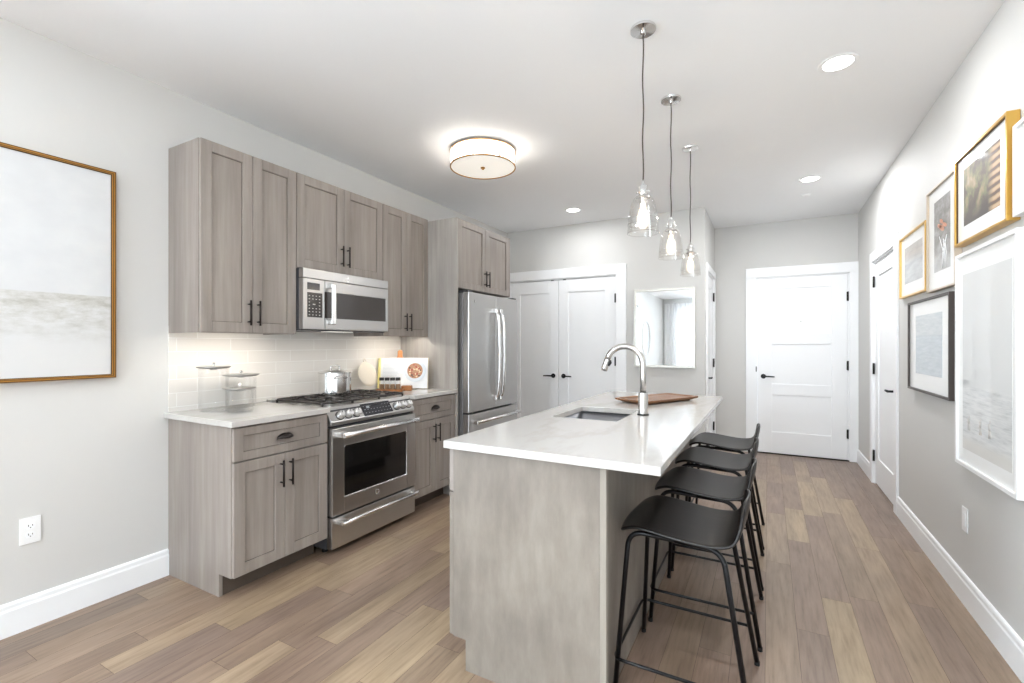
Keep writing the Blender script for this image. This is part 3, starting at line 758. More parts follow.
# ================================================================ ISLAND
IX0, IX1, IY0, IY1 = -1.117, -0.480, 1.545, 3.73
t = thing('kitchen_island', 'long greyish wood kitchen island body in the middle of the floor', 'island', ((IX0+IX1)/2, (IY0+IY1)/2, 0))
mb = MB(); mb.use('cabinet_inside').box(IX0+0.02, IX1-0.044, IY0+0.02, 2.24, 0.118, 0.882); mb.box(IX0+0.02, IX1-0.044, 2.80, IY1-0.02, 0.118, 0.882)
mb.box(IX0+0.02, IX1-0.044, 2.24, 2.80, 0.118, 0.60)
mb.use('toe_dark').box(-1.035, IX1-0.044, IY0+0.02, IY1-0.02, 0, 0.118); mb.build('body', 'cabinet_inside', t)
for a, b in ((IY0, IY0+0.019), (IY1-0.019, IY1)):
    mb = MB(); mb.prism([(-1.056, 0), (-0.503, 0), (-0.503, 0.8835), (IX0+0.002, 0.8835), (IX0+0.002, 0.122), (-1.056, 0.122)], 'y', a, b, 0.001); mb.build('end_panel', 'island_wood', t)
mb = MB(); mb.box(-0.5025, IX1, IY0-0.003, IY0+0.022, 0, 0.8835, 0.0015); mb.build('corner_trim', 'corner_wood', t)['label'] = 'paler corner trim strip'
mb = MB(); mb.box(IX1-0.042, IX1-0.032, IY0+0.0225, IY1, 0, 0.8835, 0.001); mb.build('back_panel', 'island_wood', t)['label'] = 'long side panel facing the stools'
FI = FNX(IX0)
ff = MB(); bx(ff, FI, IY0+0.0195, IY1-0.0195, -0.008, 0, 0.122, 0.8835); ff.build('face_frame', 'island_wood', t)
divs = [IY0+0.002, 2.02, 2.44, 2.86, 3.30, IY1-0.002]
for i in range(5):
    mb = MB(); shaker(mb, FI, divs[i]+0.0015, divs[i+1]-0.0015, 0.124, 0.699 if i not in (0,) else 0.699, rail=0.058); dd = mb.build('door', 'island_wood', t)
    u = divs[i+1]-0.03 if i % 2 == 0 else divs[i]+0.03; bar_pull(FI, u, 0.52, 0.665, dd)
    mb = MB(); shaker(mb, FI, divs[i]+0.0015, divs[i+1]-0.0015, 0.705, 0.876, rail=0.05, rail_t=0.043, rail_b=0.043, glaze=True); dd = mb.build('drawer', 'island_wood', t); cup_pull(FI, (divs[i]+divs[i+1])/2, 0.79, dd)
# top with a sink cut-out: outer and inner loops
TX0, TX1, TY0, TY1 = -1.140, -0.295, 1.510, 3.768; SX0, SX1, SY0, SY1 = -1.012, -0.662, 2.292, 2.760; R_ = 0.012
mb = MB(); tt = bmesh.new()
xs = [TX0, SX0, SX1, TX1]; ys_ = [TY0, SY0, SY1, TY1]; vt = {}; vb = {}
for i in range(4):
    for j in range(4): vt[i, j] = tt.verts.new((xs[i], ys_[j], 0.914)); vb[i, j] = tt.verts.new((xs[i], ys_[j], 0.884))
for i in range(3):
    for j in range(3):
        if i == 1 and j == 1: continue
        tt.faces.new([vt[i, j], vt[i+1, j], vt[i+1, j+1], vt[i, j+1]]); tt.faces.new([vb[i, j], vb[i, j+1], vb[i+1, j+1], vb[i+1, j]])
for k in range(3):
    tt.faces.new([vt[k, 0], vb[k, 0], vb[k+1, 0], vt[k+1, 0]]); tt.faces.new([vt[k+1, 3], vb[k+1, 3], vb[k, 3], vt[k, 3]])
    tt.faces.new([vt[0, k+1], vb[0, k+1], vb[0, k], vt[0, k]]); tt.faces.new([vt[3, k], vb[3, k], vb[3, k+1], vt[3, k+1]])
for (a, b) in (((1, 1), (2, 1)), ((2, 1), (2, 2)), ((2, 2), (1, 2)), ((1, 2), (1, 1))): tt.faces.new([vt[a], vt[b], vb[b], vb[a]])
bmesh.ops.recalc_face_normals(tt, faces=tt.faces)
be = [e for e in tt.edges if len(e.link_faces) == 2 and e.calc_face_angle(0) > 1.0]
bmesh.ops.bevel(tt, geom=be, offset=0.003, segments=2, profile=0.5, affect='EDGES')
mb._add(tt); o = mb.build('island_countertop', 'quartz'); o['label'] = 'long white quartz island countertop with an undermount sink opening'; o['category'] = 'countertop'
# sink bowl
mb = MB(); tt = bmesh.new(); bmesh.ops.create_cube(tt, size=1)
e_ = 0.006; zb, ztp = 0.665, 0.8835
for v_ in tt.verts: v_.co = Vector(((SX0+SX1)/2+v_.co.x*(SX1-SX0+2*e_), (SY0+SY1)/2+v_.co.y*(SY1-SY0+2*e_), (zb+ztp)/2+v_.co.z*(ztp-zb)))
top = [f_ for f_ in tt.faces if f_.normal.z > 0.9]; bmesh.ops.delete(tt, geom=top, context='FACES')
bmesh.ops.bevel(tt, geom=[e for e in tt.edges if len(e.link_faces) == 2], offset=0.018, segments=3, profile=0.5, affect='EDGES')
for f_ in tt.faces: f_.smooth = True
bmesh.ops.reverse_faces(tt, faces=tt.faces)
mb._add(tt); t = thing('sink', 'stainless undermount sink set in the island countertop', 'sink', ((SX0+SX1)/2, (SY0+SY1)/2, zb))
bo = mb.build('bowl', 'sink_steel', t); md = bo.modifiers.new('s', 'SOLIDIFY'); md.thickness = 0.0015; md.offset = -1
mb = MB(); mb.lathe([(0, zb+0.003), (0.03, zb+0.003), (0.042, zb+0.006), (0.045, zb+0.002)], 24, loc=((SX0+SX1)/2, (SY0+SY1)/2, 0)); mb.build('drain', 'polished_steel', t)
# faucet
fx, fy = -0.596, 2.574
t = thing('faucet', 'tall brushed nickel gooseneck faucet with pull-down spray head on the island', 'faucet', (fx, fy, 0.914))
mb = MB(); mb.lathe([(0, 0.9142), (0.031, 0.9142), (0.031, 0.921), (0.0285, 0.9225), (0, 0.9225)], 32, loc=(fx, fy, 0)); mb.build('base_ring', 'black_metal', t)['label'] = 'black base ring'
mb = MB(); mb.lathe([(0.0265, 0.9225), (0.0265, 1.035), (0.0255, 1.037), (0.018, 1.037)], 32, loc=(fx, fy, 0)); mb.build('body', 'brushed_nickel', t)
mb = MB(); R_ = 0.101; zc_ = 1.186; pts = [(fx, fy, 1.03), (fx, fy, 1.12)]
for k in range(0, 23):
    a = PI*(k/22)*0.90; pts.append((fx-R_+R_*math.cos(a), fy, zc_+R_*math.sin(a)))
mb.tube(pts, 0.0165, 20); mb.build('spout', 'brushed_nickel', t)
a = PI*0.90; p0 = Vector((fx-R_+R_*math.cos(a), fy, zc_+R_*math.sin(a))); dirv = Vector((-math.sin(a), 0, math.cos(a))).normalized()
mb = MB(); mb.tube([p0, p0+dirv*0.004, p0+dirv*0.056, p0+dirv*0.070], [0.0165, 0.0172, 0.0185, 0.017], 20)
sh = mb.build('spray_head', 'brushed_nickel', t)
mb = MB(); c0 = p0+dirv*0.028+Vector((0.019, -0.004, 0)); mb.tube([c0-dirv*0.02, c0-dirv*0.005+Vector((0.004, 0, 0)), c0+dirv*0.014], [0.005, 0.009, 0.006], 12); mb.build('spray_button', 'black_cap', sh)
# cutting board on the island
t = thing('serving_board', 'long brown wooden serving board with tapered ends lying behind the faucet', 'board', (-0.66, 3.265, 0.9145), 0.0)
t.rotation_euler = (0, 0, -0.471)
mb = MB(); hw, hl = 0.135, 0.285
rows = []
tt = bmesh.new()
lay = [(hw-0.035, hl-0.05, 0.0), (hw, hl-0.004, 0.017), (hw, hl, 0.026), (hw-0.012, hl-0.02, 0.026), (hw-0.03, hl-0.045, 0.020)]
rings = []
for (a, b, z) in lay:
    ring = []; r_ = 0.03
    for (cx_, cy_, a0) in ((a-r_, b-r_, 0), (-a+r_, b-r_, PI/2), (-a+r_, -b+r_, PI), (a-r_, -b+r_, 1.5*PI)):
        for k in range(5): an = a0+PI/2*k/4; ring.append(tt.verts.new((cx_+r_*math.cos(an), cy_+r_*math.sin(an), z)))
    rings.append(ring)
n_ = len(rings[0])
for A_, B_ in zip(rings[:-1], rings[1:]):
    for k in range(n_): tt.faces.new([A_[k], A_[(k+1) % n_], B_[(k+1) % n_], B_[k]])
tt.faces.new(rings[0][::-1]); tt.faces.new(rings[-1]); bmesh.ops.recalc_face_normals(tt, faces=tt.faces)
mb._add(tt); mb.build('board', 'board_wood', t, local=True)

# ================================================================ STOOLS
def lerp(a, b, t_): return a+(b-a)*t_
def make_stool(label, loc):
    t = thing('bar_stool', label, 'bar stool', loc, group='black bar stools along the island')
    # seat shell: profile in x (front -, back +) and z
    prof = [(-0.232, 0.590), (-0.220, 0.606), (-0.196, 0.618), (-0.155, 0.627), (-0.11, 0.625), (-0.06, 0.619), (0.0, 0.611), (0.06, 0.605), (0.105, 0.604), (0.145, 0.610), (0.172, 0.623), (0.190, 0.645), (0.200, 0.672), (0.206, 0.702), (0.210, 0.732), (0.212, 0.760)]
    # half-width along the profile
    hwid = [0.165, 0.188, 0.200, 0.208, 0.212, 0.213, 0.212, 0.207, 0.205, 0.201, 0.196, 0.188, 0.178, 0.163, 0.136, 0.085]
    N = 14; top = []; nr = []
    for i, ((px_, pz_), h_) in enumerate(zip(prof, hwid)):
        row = []
        for j in range(-N, N+1):
            v_ = j/N; y_ = h_*v_
            up = max(0, (px_-0.15)/0.08)
            x_ = px_+(-0.020*up*v_*v_ if up > 0 else 0)+(0.018*v_*v_ if i < 3 else 0)
            z_ = pz_+0.006*abs(v_)**2*(1 if i < 10 else 0)-(0.012*v_*v_ if i >= 14 else 0)
            row.append(Vector((x_, y_, z_)))
        top.append(row)
    mb = MB(); mb.grid(top)
    o = mb.build('seat', 'stool_seat', t, local=True)
    o.data.materials.append(M['stool_edge'])
    md = o.modifiers.new('s', 'SOLIDIFY'); md.thickness = 0.012; md.offset = 0; md.use_even_offset = True; md.material_offset_rim = 1
    md = o.modifiers.new('b', 'SUBSURF'); md.levels = 1; md.render_levels = 1
    # frame: two side loops in tube, joined by two bars below the seat
    r = 0.0095; mb = MB()
    for s_ in (-1, 1):
        for a_, nm in ((-1, 'front'), (1, 'rear')): pass
    zt = 0.608
    def side(s_): return [(-0.222, s_*0.232, 0.008), (-0.185, s_*0.166, zt-0.004), (0.135, s_*0.158, zt-0.018), (0.232, s_*0.228, 0.008)]
    mb.tube([(-0.10, -0.162, zt-0.006), (-0.10, 0.162, zt-0.006)], 0.008, 10); mb.tube([(0.08, -0.158, zt-0.018), (0.08, 0.158, zt-0.018)], 0.008, 10)
    for s_ in (-1, 1):
        for xx in (-0.10, 0.08): mb.box(xx-0.012, xx+0.012, s_*0.14-0.012, s_*0.14+0.012, zt-0.010, 0.609 if xx < 0 else 0.602)
    mb.build('seat_support', 'stool_frame', t, local=True)
    for s_ in (-1, 1):
        P = side(s_); mid_ = ((P[1][0]+P[2][0])/2, (P[1][1]+P[2][1])/2, (P[1][2]+P[2][2])/2)
        for seq in ([P[0], P[1], mid_], [P[3], P[2], mid_]):
            mb = MB(); mb.tube(seq, r, 14, fillet=0.06, fseg=9); lg = mb.build('leg', 'stool_frame', t, local=True)
            mb = MB(); p = seq[0]; mb.lathe([(0, 0), (0.0103, 0), (0.0103, 0.014), (0.0098, 0.016)], 14, loc=(p[0], p[1], 0)); mb.build('foot_cap', 'rubber', lg, local=True)
    # footrest: U of thin rod outside the legs
    zf = 0.150; k = zf/0.585
    fxp = lerp(-0.222, -0.185, k)-0.012; fy_ = lerp(0.232, 0.166, k)+0.013; rx = lerp(0.232, 0.135, k)
    mb = MB(); mb.tube([(rx, -fy_, zf), (fxp, -fy_, zf), (fxp, fy_, zf), (rx, fy_, zf)], 0.006, 12, fillet=0.035)
    mb.build('footrest', 'stool_frame', t, local=True)
    return t
SY = (1.912, 2.472, 3.030, 3.588)
lb = ['black bar stool nearest the camera at the front end of the island', 'black bar stool second from the front end of the island',
      'black bar stool third from the front, second from the entrance door end', 'black bar stool farthest from the camera, closest to the white entrance door']
st = make_stool(lb[0], (-0.271, SY[0], 0))
for k in (1, 2, 3): dup(st, (-0.262, SY[k], 0), lb[k])

# ================================================================ CEILING FIXTURES
def pendant(label, y):
    X = -0.50
    t = thing('pendant_lamp', label, 'pendant light', (X, y, ZC), group='glass pendant lamps over the island')
    mb = MB(); mb.lathe([(0, 0), (0.056, 0), (0.058, -0.004), (0.056, -0.012), (0.012, -0.015), (0.012, -0.028), (0.006, -0.032), (0, -0.032)], 36); mb.build('canopy', 'polished_steel', t, local=True)
    mb = MB(); pts = [(0.002*math.sin(k*1.1), 0.002*math.cos(k*0.9), -0.03-k*(0.67/14)) for k in range(15)]; pts[0] = (0, 0, -0.03); pts[-1] = (0, 0, -0.70); mb.tube(pts, 0.0032, 8); mb.build('cord', 'cord', t, local=True)
    mb = MB(); mb.lathe([(0, -0.695), (0.006, -0.695), (0.008, -0.712), (0.018, -0.718), (0.020, -0.722), (0.020, -0.760), (0.024, -0.764), (0.031, -0.768), (0.033, -0.775), (0.016, -0.777), (0.016, -0.800), (0, -0.800)], 28)
    for a in (0, PI/2, PI, 1.5*PI): mb.tube([(0.016*math.cos(a), 0.016*math.sin(a), -0.745), (0.030*math.cos(a), 0.030*math.sin(a), -0.745)], 0.004, 8)
    mb.build('socket', 'polished_steel', t, local=True)
    mb = MB(); prof = [(0.020, -0.766), (0.034, -0.769), (0.045, -0.781), (0.053, -0.802), (0.060, -0.835), (0.066, -0.880), (0.070, -0.935)]
    mb.lathe(prof, 40); mb.lathe([(0.0690, -0.935), (0.0705, -0.9365), (0.0722, -0.935), (0.0705, -0.9335)], 40, close=True)
    mb.lathe([(0.0664, -0.895), (0.0678, -0.897), (0.0684, -0.895), (0.0670, -0.893)], 40, close=True)
    mb.build('glass_shade', 'shade_glass', t, local=True)
    mb = MB(); mb.lathe([(0.012, -0.795), (0.013, -0.815), (0.022, -0.84), (0.027, -0.868), (0.024, -0.893), (0.013, -0.910), (0, -0.914)], 24); bb = mb.build('bulb', 'bulb_glow', t, local=True)
    mb = MB()
    P = []
    for k in range(9): a = 2*PI*k/8; P.append((0.009*math.cos(a), 0.009*math.sin(a), -0.888 if k % 2 else -0.828))
    mb.tube(P, 0.0022, 6); mb.build('filament', 'filament', bb, local=True)
    return t
pl = ['glass pendant lamp hanging nearest the camera over the sink end of the island', 'middle glass pendant lamp of the three over the island', 'glass pendant lamp farthest from the camera, nearest the entrance door']
p0_ = pendant(pl[0], 2.160)
def point(name, loc, power, col, r=0.03):
    d_ = bpy.data.lights.new(name, 'POINT'); d_.energy = power; d_.color = col; d_.shadow_soft_size = r
    o_ = bpy.data.objects.new(name, d_); C.objects.link(o_); o_.location = loc; return o_
for k, y in ((1, 2.860), (2, 3.640)): dup(p0_, (-0.50, y, ZC), pl[k])
for y in (2.160, 2.860, 3.640): point('pendant_glow', (-0.50, y, ZC-0.858), LP['pend'], (1.0, 0.89, 0.76), 0.012)

# drum flush-mount
FXc, FYc, FR_ = -1.86, 2.95, 0.240
t = thing('ceiling_lamp', 'round glass drum ceiling lamp with thin bronze bands above the kitchen aisle', 'ceiling light', (FXc, FYc, ZC))
mb = MB(); mb.lathe([(0, 0), (0.215, 0), (0.238, -0.004), (0.240, -0.012), (0.228, -0.014), (0, -0.014)], 56); mb.build('ceiling_plate', 'brushed_nickel', t, local=True)
mb = MB(); mb.lathe([(FR_, -0.014), (FR_, -0.122)], 56); mb.build('glass_drum', 'drum_glass', t, local=True)
mb = MB()
for z in (-0.014, -0.124): mb.lathe([(FR_-0.004, z), (FR_+0.004, z), (FR_+0.004, z-0.007), (FR_-0.004, z-0.007)], 56, close=True)
mat('bar_bronze', rgb(120, 108, 92), 0.45, 0.3)
mb.mats = ['antique_gold']; mb.use('bar_bronze')
for k in range(8):
    a = 2*PI*(k+0.35)/8; mb.tube([((FR_+0.002)*math.cos(a), (FR_+0.002)*math.sin(a), -0.014), ((FR_+0.002)*math.cos(a), (FR_+0.002)*math.sin(a), -0.128)], 0.0034, 6)
mb.build('metal_band', 'antique_gold', t, local=True)
mb = MB(); mb.lathe([(0, -0.128), (FR_-0.004, -0.126), (FR_-0.004, -0.124), (0, -0.125)], 56); mb.build('bottom_diffuser', 'diffuser', t, local=True)
mb = MB(); mb.lathe([(0, -0.126), (0.016, -0.128), (0.018, -0.132), (0.009, -0.136), (0.009, -0.142), (0, -0.147)], 20); mb.build('finial', 'antique_gold', t, local=True)
mb = MB()
for a in (0.4, 2.5, 4.6): mb.lathe([(0, -0.030), (0.013, -0.030), (0.026, -0.058), (0.024, -0.082), (0, -0.096)], 16, loc=(0.095*math.cos(a), 0.095*math.sin(a), 0))
mb.build('bulb', 'lamp_lens', t, local=True)
for a in (0.4, 2.5, 4.6): point('flush_glow', (FXc+0.13*math.cos(a), FYc+0.13*math.sin(a), ZC-0.090), LP['glow'], (1.0, 0.98, 0.96), 0.03)
for yy in (-0.45, -2.8):  # lamp copies added out of view to brighten ceiling and walls
    dup(t, (-0.6, yy, ZC), 'added, unseen drum ceiling lamp that brightens the room from behind the camera, '+('right behind the photographer' if yy > -1 else 'nearer the large window'))
    for a in (0.4, 2.5, 4.6): point('flush_glow', (-0.6+0.13*math.cos(a), yy+0.13*math.sin(a), ZC-0.090), LP['living'], (0.92, 0.96, 1.0), 0.03)
# recessed cans
def can(label, x_, y_, k=1.0, group='recessed ceiling downlights'):
    t = thing('recessed_light', label, 'recessed light', (x_, y_, ZC), group=group)
    mb = MB(); mb.lathe([(0.066, -0.001), (0.068, -0.0035), (0.086, -0.004), (0.089, -0.0015), (0.089, 0.0)], 40); mb.build('trim_ring', 'plate_white', t, local=True)
    mb = MB(); mb.lathe([(0, -0.0022), (0.067, -0.0022)], 40); mb.build('lens', 'lamp_lens', t, local=True)
    area('downlight_glow', (x_, y_, ZC-0.012), (0, 0, 0), 0.12, 0.12, LP['can']*k, (0.97, 0.98, 1.0), 'DISK')
can('round recessed ceiling light near the camera, above the picture wall', 0.315, 2.905, 0.4)
can('round recessed ceiling light in front of the entrance door', 0.322, 4.83, 1.35)
can('round recessed ceiling light in front of the closet doors', -1.838, 4.73, 0.45)
for (x_, y_, k_) in ((-0.2, 0.4, 0.35), (-1.9, 0.4, 0.25), (-1.8, -1.6, 0.8), (0.0, -1.6, 1.0), (-1.0, -3.4, 1.0)): can('added, unseen recessed ceiling light that brightens the room from behind the camera', x_, y_, k_)  # extra downlights added out of view as fill for the closed room
t = MB(); t.lathe([(0, -0.010), (0.035, -0.010), (0.042, -0.006), (0.042, 0)], 28, loc=(0.322, 5.33, ZC)); o = t.build('sprinkler_cover', 'ceiling_paint'); o['label'] = 'small flat white sprinkler cover on the ceiling near the entrance door'; o['category'] = 'sprinkler cover'

# ================================================================ PICTURES
def art_mat(name, build): m_ = mat(name, (0.8, 0.8, 0.8, 1), 0.55, coat=0.0); build(m_); return m_
def sepxyz(m_, src='Object'):
    tc_ = nn(m_, 'ShaderNodeTexCoord'); s_ = nn(m_, 'ShaderNodeSeparateXYZ'); lk(m_, tc_.outputs[src], s_.inputs[0]); return s_
def mrange(m_, v_, a, b, c=0.0, d=1.0):
    r_ = nn(m_, 'ShaderNodeMapRange'); 
    for k, x_ in zip(('From Min', 'From Max', 'To Min', 'To Max'), (a, b, c, d)): r_.inputs[k].default_value = x_
    lk(m_, v_, r_.inputs['Value']); return r_.outputs['Result']
def picture(name, label, F, u0, u1, w0, w1, fw, depth, frame_mat, art, matw=(0, 0, 0, 0), lip=None, glass=True, n0=0.002):
    # matw: left,right,bottom,top mat widths
    c = F((u0+u1)/2, 0, (w0+w1)/2)
    t = thing(name, label, 'picture', c)
    mb = MB()
    def ring(a, n1, n2, wd, bev=0.001):
        bx(mb, F, u0+a, u0+a+wd, n1, n2, w0+a, w1-a, bev); bx(mb, F, u1-a-wd, u1-a, n1, n2, w0+a, w1-a, bev)
        bx(mb, F, u0+a+wd, u1-a-wd, n1, n2, w0+a, w0+a+wd, bev); bx(mb, F, u0+a+wd, u1-a-wd, n1, n2, w1-a-wd, w1-a, bev)
    ring(0, n0, n0+depth, fw)
    if lip: mb.use(frame_mat); mb.use(lip); ring(fw-0.001, n0, n0+depth-0.006, 0.004, 0.0)
    mb.mats = [frame_mat if q_ is None else q_ for q_ in mb.mats]; mb.build('frame', frame_mat, t)
    e = fw-0.002; nb = n0+depth-0.012
    if any(matw):
        mb = MB(); bx(mb, F, u0+e, u1-e, n0, nb, w0+e, w1-e); mb.build('mat_board', 'mat_board', t)
    L, R, B, T = matw
    mb = MB(); bx(mb, F, u0+e+L, u1-e-R, nb-0.001 if any(matw) else n0, nb+0.0008, w0+e+B, w1-e-T); ob = mb.build('artwork', art, t)
    return t
# painting left wall
def b_(m_):
    s_ = sepxyz(m_); v_ = coords(m_, (1, 3.0, 8)); n_ = noise(m_, v_, 2.2, 10, 0.72)
    v2_ = coords(m_, (1, 3, 5)); n2 = noise(m_, v2_, 2.0, 5)
    sky = ramp(m_, n2, [(0.3, rgb(210, 211, 212)), (0.7, rgb(217, 218, 218))])
    land = ramp(m_, n_, [(0.36, rgb(178, 176, 168)), (0.48, rgb(200, 199, 194)), (0.60, rgb(215, 215, 214))])
    # z relative to the centre of the painting (1.658)
    ad = nn(m_, 'ShaderNodeMath', operation='MULTIPLY_ADD'); ad.inputs[1].default_value = 0.008; lk(m_, n2, ad.inputs[0]); lk(m_, s_.outputs['Z'], ad.inputs[2])
    edge = mrange(m_, ad.outputs[0], -0.112, -0.108)
    low = mrange(m_, ad.outputs[0], -0.36, -0.22)
    land2 = mixc(m_, rgb(215, 215, 214), land, low)
    lk(m_, mixc(m_, land2, sky, edge), bsdf(m_).inputs['Base Color'])
    bsdf(m_).inputs['Roughness'].default_value = 0.7; bump(m_, n_, 0.25, 0.003)
art_mat('painting_canvas', b_)
FL = FX(XL)
t = picture('framed_painting', 'large white abstract painting in a thin gold frame on the left wall', FL, -0.30, 1.132, 1.128, 2.181, 0.016, 0.036, 'antique_gold', 'painting_canvas', lip='gold_dark_line')
mb = MB()
for a, wd in ((0.0012, 0.0032), (0.0105, 0.0026)):
    n1, n2 = 0.0378, 0.0388
    u0, u1, w0, w1 = -0.30+a, 1.132-a, 1.128+a, 2.181-a
    bx(mb, FL, u0, u0+wd, n1, n2, w0, w1); bx(mb, FL, u1-wd, u1, n1, n2, w0, w1); bx(mb, FL, u0, u1, n1, n2, w0, w0+wd); bx(mb, FL, u0, u1, n1, n2, w1-wd, w1)
mb.build('frame_groove', 'gold_dark_line', t)

FR2 = FNX(XR)
def b_(m_):     # still life: brown and green
    v_ = coords(m_, (1, 5, 5)); n_ = noise(m_, v_, 2.2, 6, 0.6); s_ = sepxyz(m_)
    c_ = ramp(m_, n_, [(0.30, rgb(52, 42, 34)), (0.45, rgb(98, 82, 62)), (0.54, rgb(128, 128, 84)), (0.62, rgb(172, 148, 112)), (0.75, rgb(205, 190, 165))])
    w_ = nn(m_, 'ShaderNodeTexWave', wave_type='BANDS', bands_direction='Z'); w_.inputs['Scale'].default_value = 9; w_.inputs['Distortion'].default_value = 1.5
    tc_ = nn(m_, 'ShaderNodeTexCoord'); lk(m_, tc_.outputs['Object'], w_.inputs['Vector'])
    slat = ramp(m_, w_.outputs['Fac'], [(0.2, rgb(92, 62, 42)), (0.5, rgb(186, 146, 104)), (0.9, rgb(212, 180, 142))])
    dark = mixc(m_, c_, rgb(60, 50, 44), mrange(m_, s_.outputs['Z'], -0.02, -0.12))
    lk(m_, mixc(m_, dark, slat, mrange(m_, s_.outputs['Y'], -0.08, -0.14)), bsdf(m_).inputs['Base Color'])
    bsdf(m_).inputs['Coat Weight'].default_value = 1.0; bsdf(m_).inputs['Coat Roughness'].default_value = 0.03
art_mat('still_life_print', b_)
def b_(m_):     # grey stone with stems
    v_ = coords(m_, (1, 4, 7)); n_ = noise(m_, v_, 3, 6, 0.6); s_ = sepxyz(m_)
    c_ = ramp(m_, n_, [(0.3, rgb(104, 98, 92)), (0.5, rgb(138, 133, 128)), (0.7, rgb(176, 174, 172))])
    lk(m_, mixc(m_, c_, rgb(208, 208, 206), mrange(m_, s_.outputs['Z'], 0.0, -0.25, 0, 0.7)), bsdf(m_).inputs['Base Color'])
    bsdf(m_).inputs['Coat Weight'].default_value = 1.0; bsdf(m_).inputs['Coat Roughness'].default_value = 0.03
art_mat('flower_print', b_)
def b_(m_):     # grey landscape
    v_ = coords(m_, (1, 2, 10)); n_ = noise(m_, v_, 3, 5, 0.6); s_ = sepxyz(m_)
    c_ = ramp(m_, n_, [(0.3, rgb(170, 172, 172)), (0.7, rgb(205, 206, 206))])
    d_ = ramp(m_, mrange(m_, s_.outputs['Z'], -0.2, 0.2), [(0.0, (1, 1, 1, 1)), (0.48, (0.93, 0.94, 0.95, 1)), (0.52, (0.78, 0.80, 0.82, 1)), (0.56, (1.0, 0.98, 0.96, 1)), (0.68, (1.05, 0.93, 0.85, 1)), (1.0, (1.0, 1.0, 1.0, 1))])
    lk(m_, mixc(m_, c_, d_, 1.0, 'MULTIPLY'), bsdf(m_).inputs['Base Color'])
    bsdf(m_).inputs['Coat Weight'].default_value = 1.0; bsdf(m_).inputs['Coat Roughness'].default_value = 0.03
art_mat('landscape_print', b_)
def b_(m_):     # pale sea
    v_ = coords(m_, (1, 3, 26)); n_ = noise(m_, v_, 2.5, 6, 0.6); s_ = sepxyz(m_)
    c_ = ramp(m_, n_, [(0.3, rgb(176, 186, 192)), (0.7, rgb(206, 212, 216))])
    d_ = ramp(m_, mrange(m_, s_.outputs['Z'], -0.25, 0.25), [(0.0, (0.96, 0.98, 1.0, 1)), (0.60, (0.95, 0.98, 1.01, 1)), (0.62, (0.88, 0.9, 0.92, 1)), (0.64, (1.03, 1.02, 1.0, 1)), (1.0, (1.04, 1.03, 1.0, 1))])
    lk(m_, mixc(m_, c_, d_, 1.0, 'MULTIPLY'), bsdf(m_).inputs['Base Color'])
    bsdf(m_).inputs['Coat Weight'].default_value = 1.0; bsdf(m_).inputs['Coat Roughness'].default_value = 0.03
art_mat('sea_print', b_)
def b_(m_):     # misty beach with water ripples in the lower part
    v_ = coords(m_, (1, 3, 34)); n_ = noise(m_, v_, 2.0, 7, 0.65); s_ = sepxyz(m_)
    water = ramp(m_, n_, [(0.30, rgb(186, 188, 188)), (0.46, rgb(214, 216, 216)), (0.60, rgb(228, 229, 228))])
    base = mixc(m_, rgb(224, 225, 224), rgb(218, 219, 218), mrange(m_, s_.outputs['Y'], -0.1, 0.1))
    wm = mixc(m_, base, water, mrange(m_, s_.outputs['Z'], -0.115, -0.145))
    sand = mixc(m_, wm, rgb(221, 219, 213), mrange(m_, s_.outputs['Z'], -0.36, -0.40))
    lk(m_, sand, bsdf(m_).inputs['Base Color'])
    bsdf(m_).inputs['Coat Weight'].default_value = 1.0; bsdf(m_).inputs['Coat Roughness'].default_value = 0.02
art_mat('beach_print', b_)
picture('framed_print', 'small square grey landscape print in a thin gold frame beside the right-hand door', FR2, 3.735, 4.375, 1.627, 2.060, 0.012, 0.024, 'pale_gold', 'landscape_print', (0.09, 0.09, 0.085, 0.075))
t = picture('framed_print', 'tall orange flower print in a narrow gold-sided frame, between two gold frames', FR2, 3.190, 3.680, 1.605, 2.200, 0.010, 0.030, 'bare_wood_frame', 'flower_print', (0.10, 0.10, 0.10, 0.075), lip=None)
FA = FNX(XR-0.0198-0.0012)
mb = MB(); random.seed(3)
for k in range(4):
    y_ = 3.42+k*0.018-0.045; mb.tube([FA(y_, 0, 1.72), FA(y_+random.uniform(-0.03, 0.03), 0.0004, 1.80), FA(y_+random.uniform(-0.07, 0.07), 0, 1.87+k*0.012)], 0.0018, 6)
mb.use('plate_white'); mb.mats = ['plate_white']; mb.build('printed_stems', 'plate_white', t)
mb = MB(); mb.mats = ['flower_orange']; mat('flower_orange', rgb(206, 148, 120), 0.5)
for (a, b, c_, d_) in ((3.385, 1.955, 0.038, 0.012), (3.43, 1.945, 0.040, 0.016), (3.475, 1.965, 0.034, 0.012), (3.44, 1.985, 0.03, 0.013)):
    P_ = [FA(a+c_*math.cos(2*PI*k/16), 0.0008, b+d_*math.sin(2*PI*k/16)+0.3*c_*math.cos(2*PI*k/16)) for k in range(16)]
    tt = bmesh.new(); tt.faces.new([tt.verts.new(p) for p in P_]); mb._add(tt)
mb.build('printed_flower', 'flower_orange', t)
picture('framed_print', 'large brown and green still life print in a deep gold frame on the right wall', FR2, 2.565, 3.160, 1.788, 2.222, 0.012, 0.040, 'gold_frame', 'still_life_print', (0.085, 0.085, 0.075, 0.065), lip='gold_dark_line')
picture('framed_print', 'pale blue-grey sea print in a dark charcoal frame', FR2, 3.262, 4.092, 1.000, 1.577, 0.014, 0.034, 'charcoal_frame', 'sea_print', (0.14, 0.14, 0.10, 0.085))
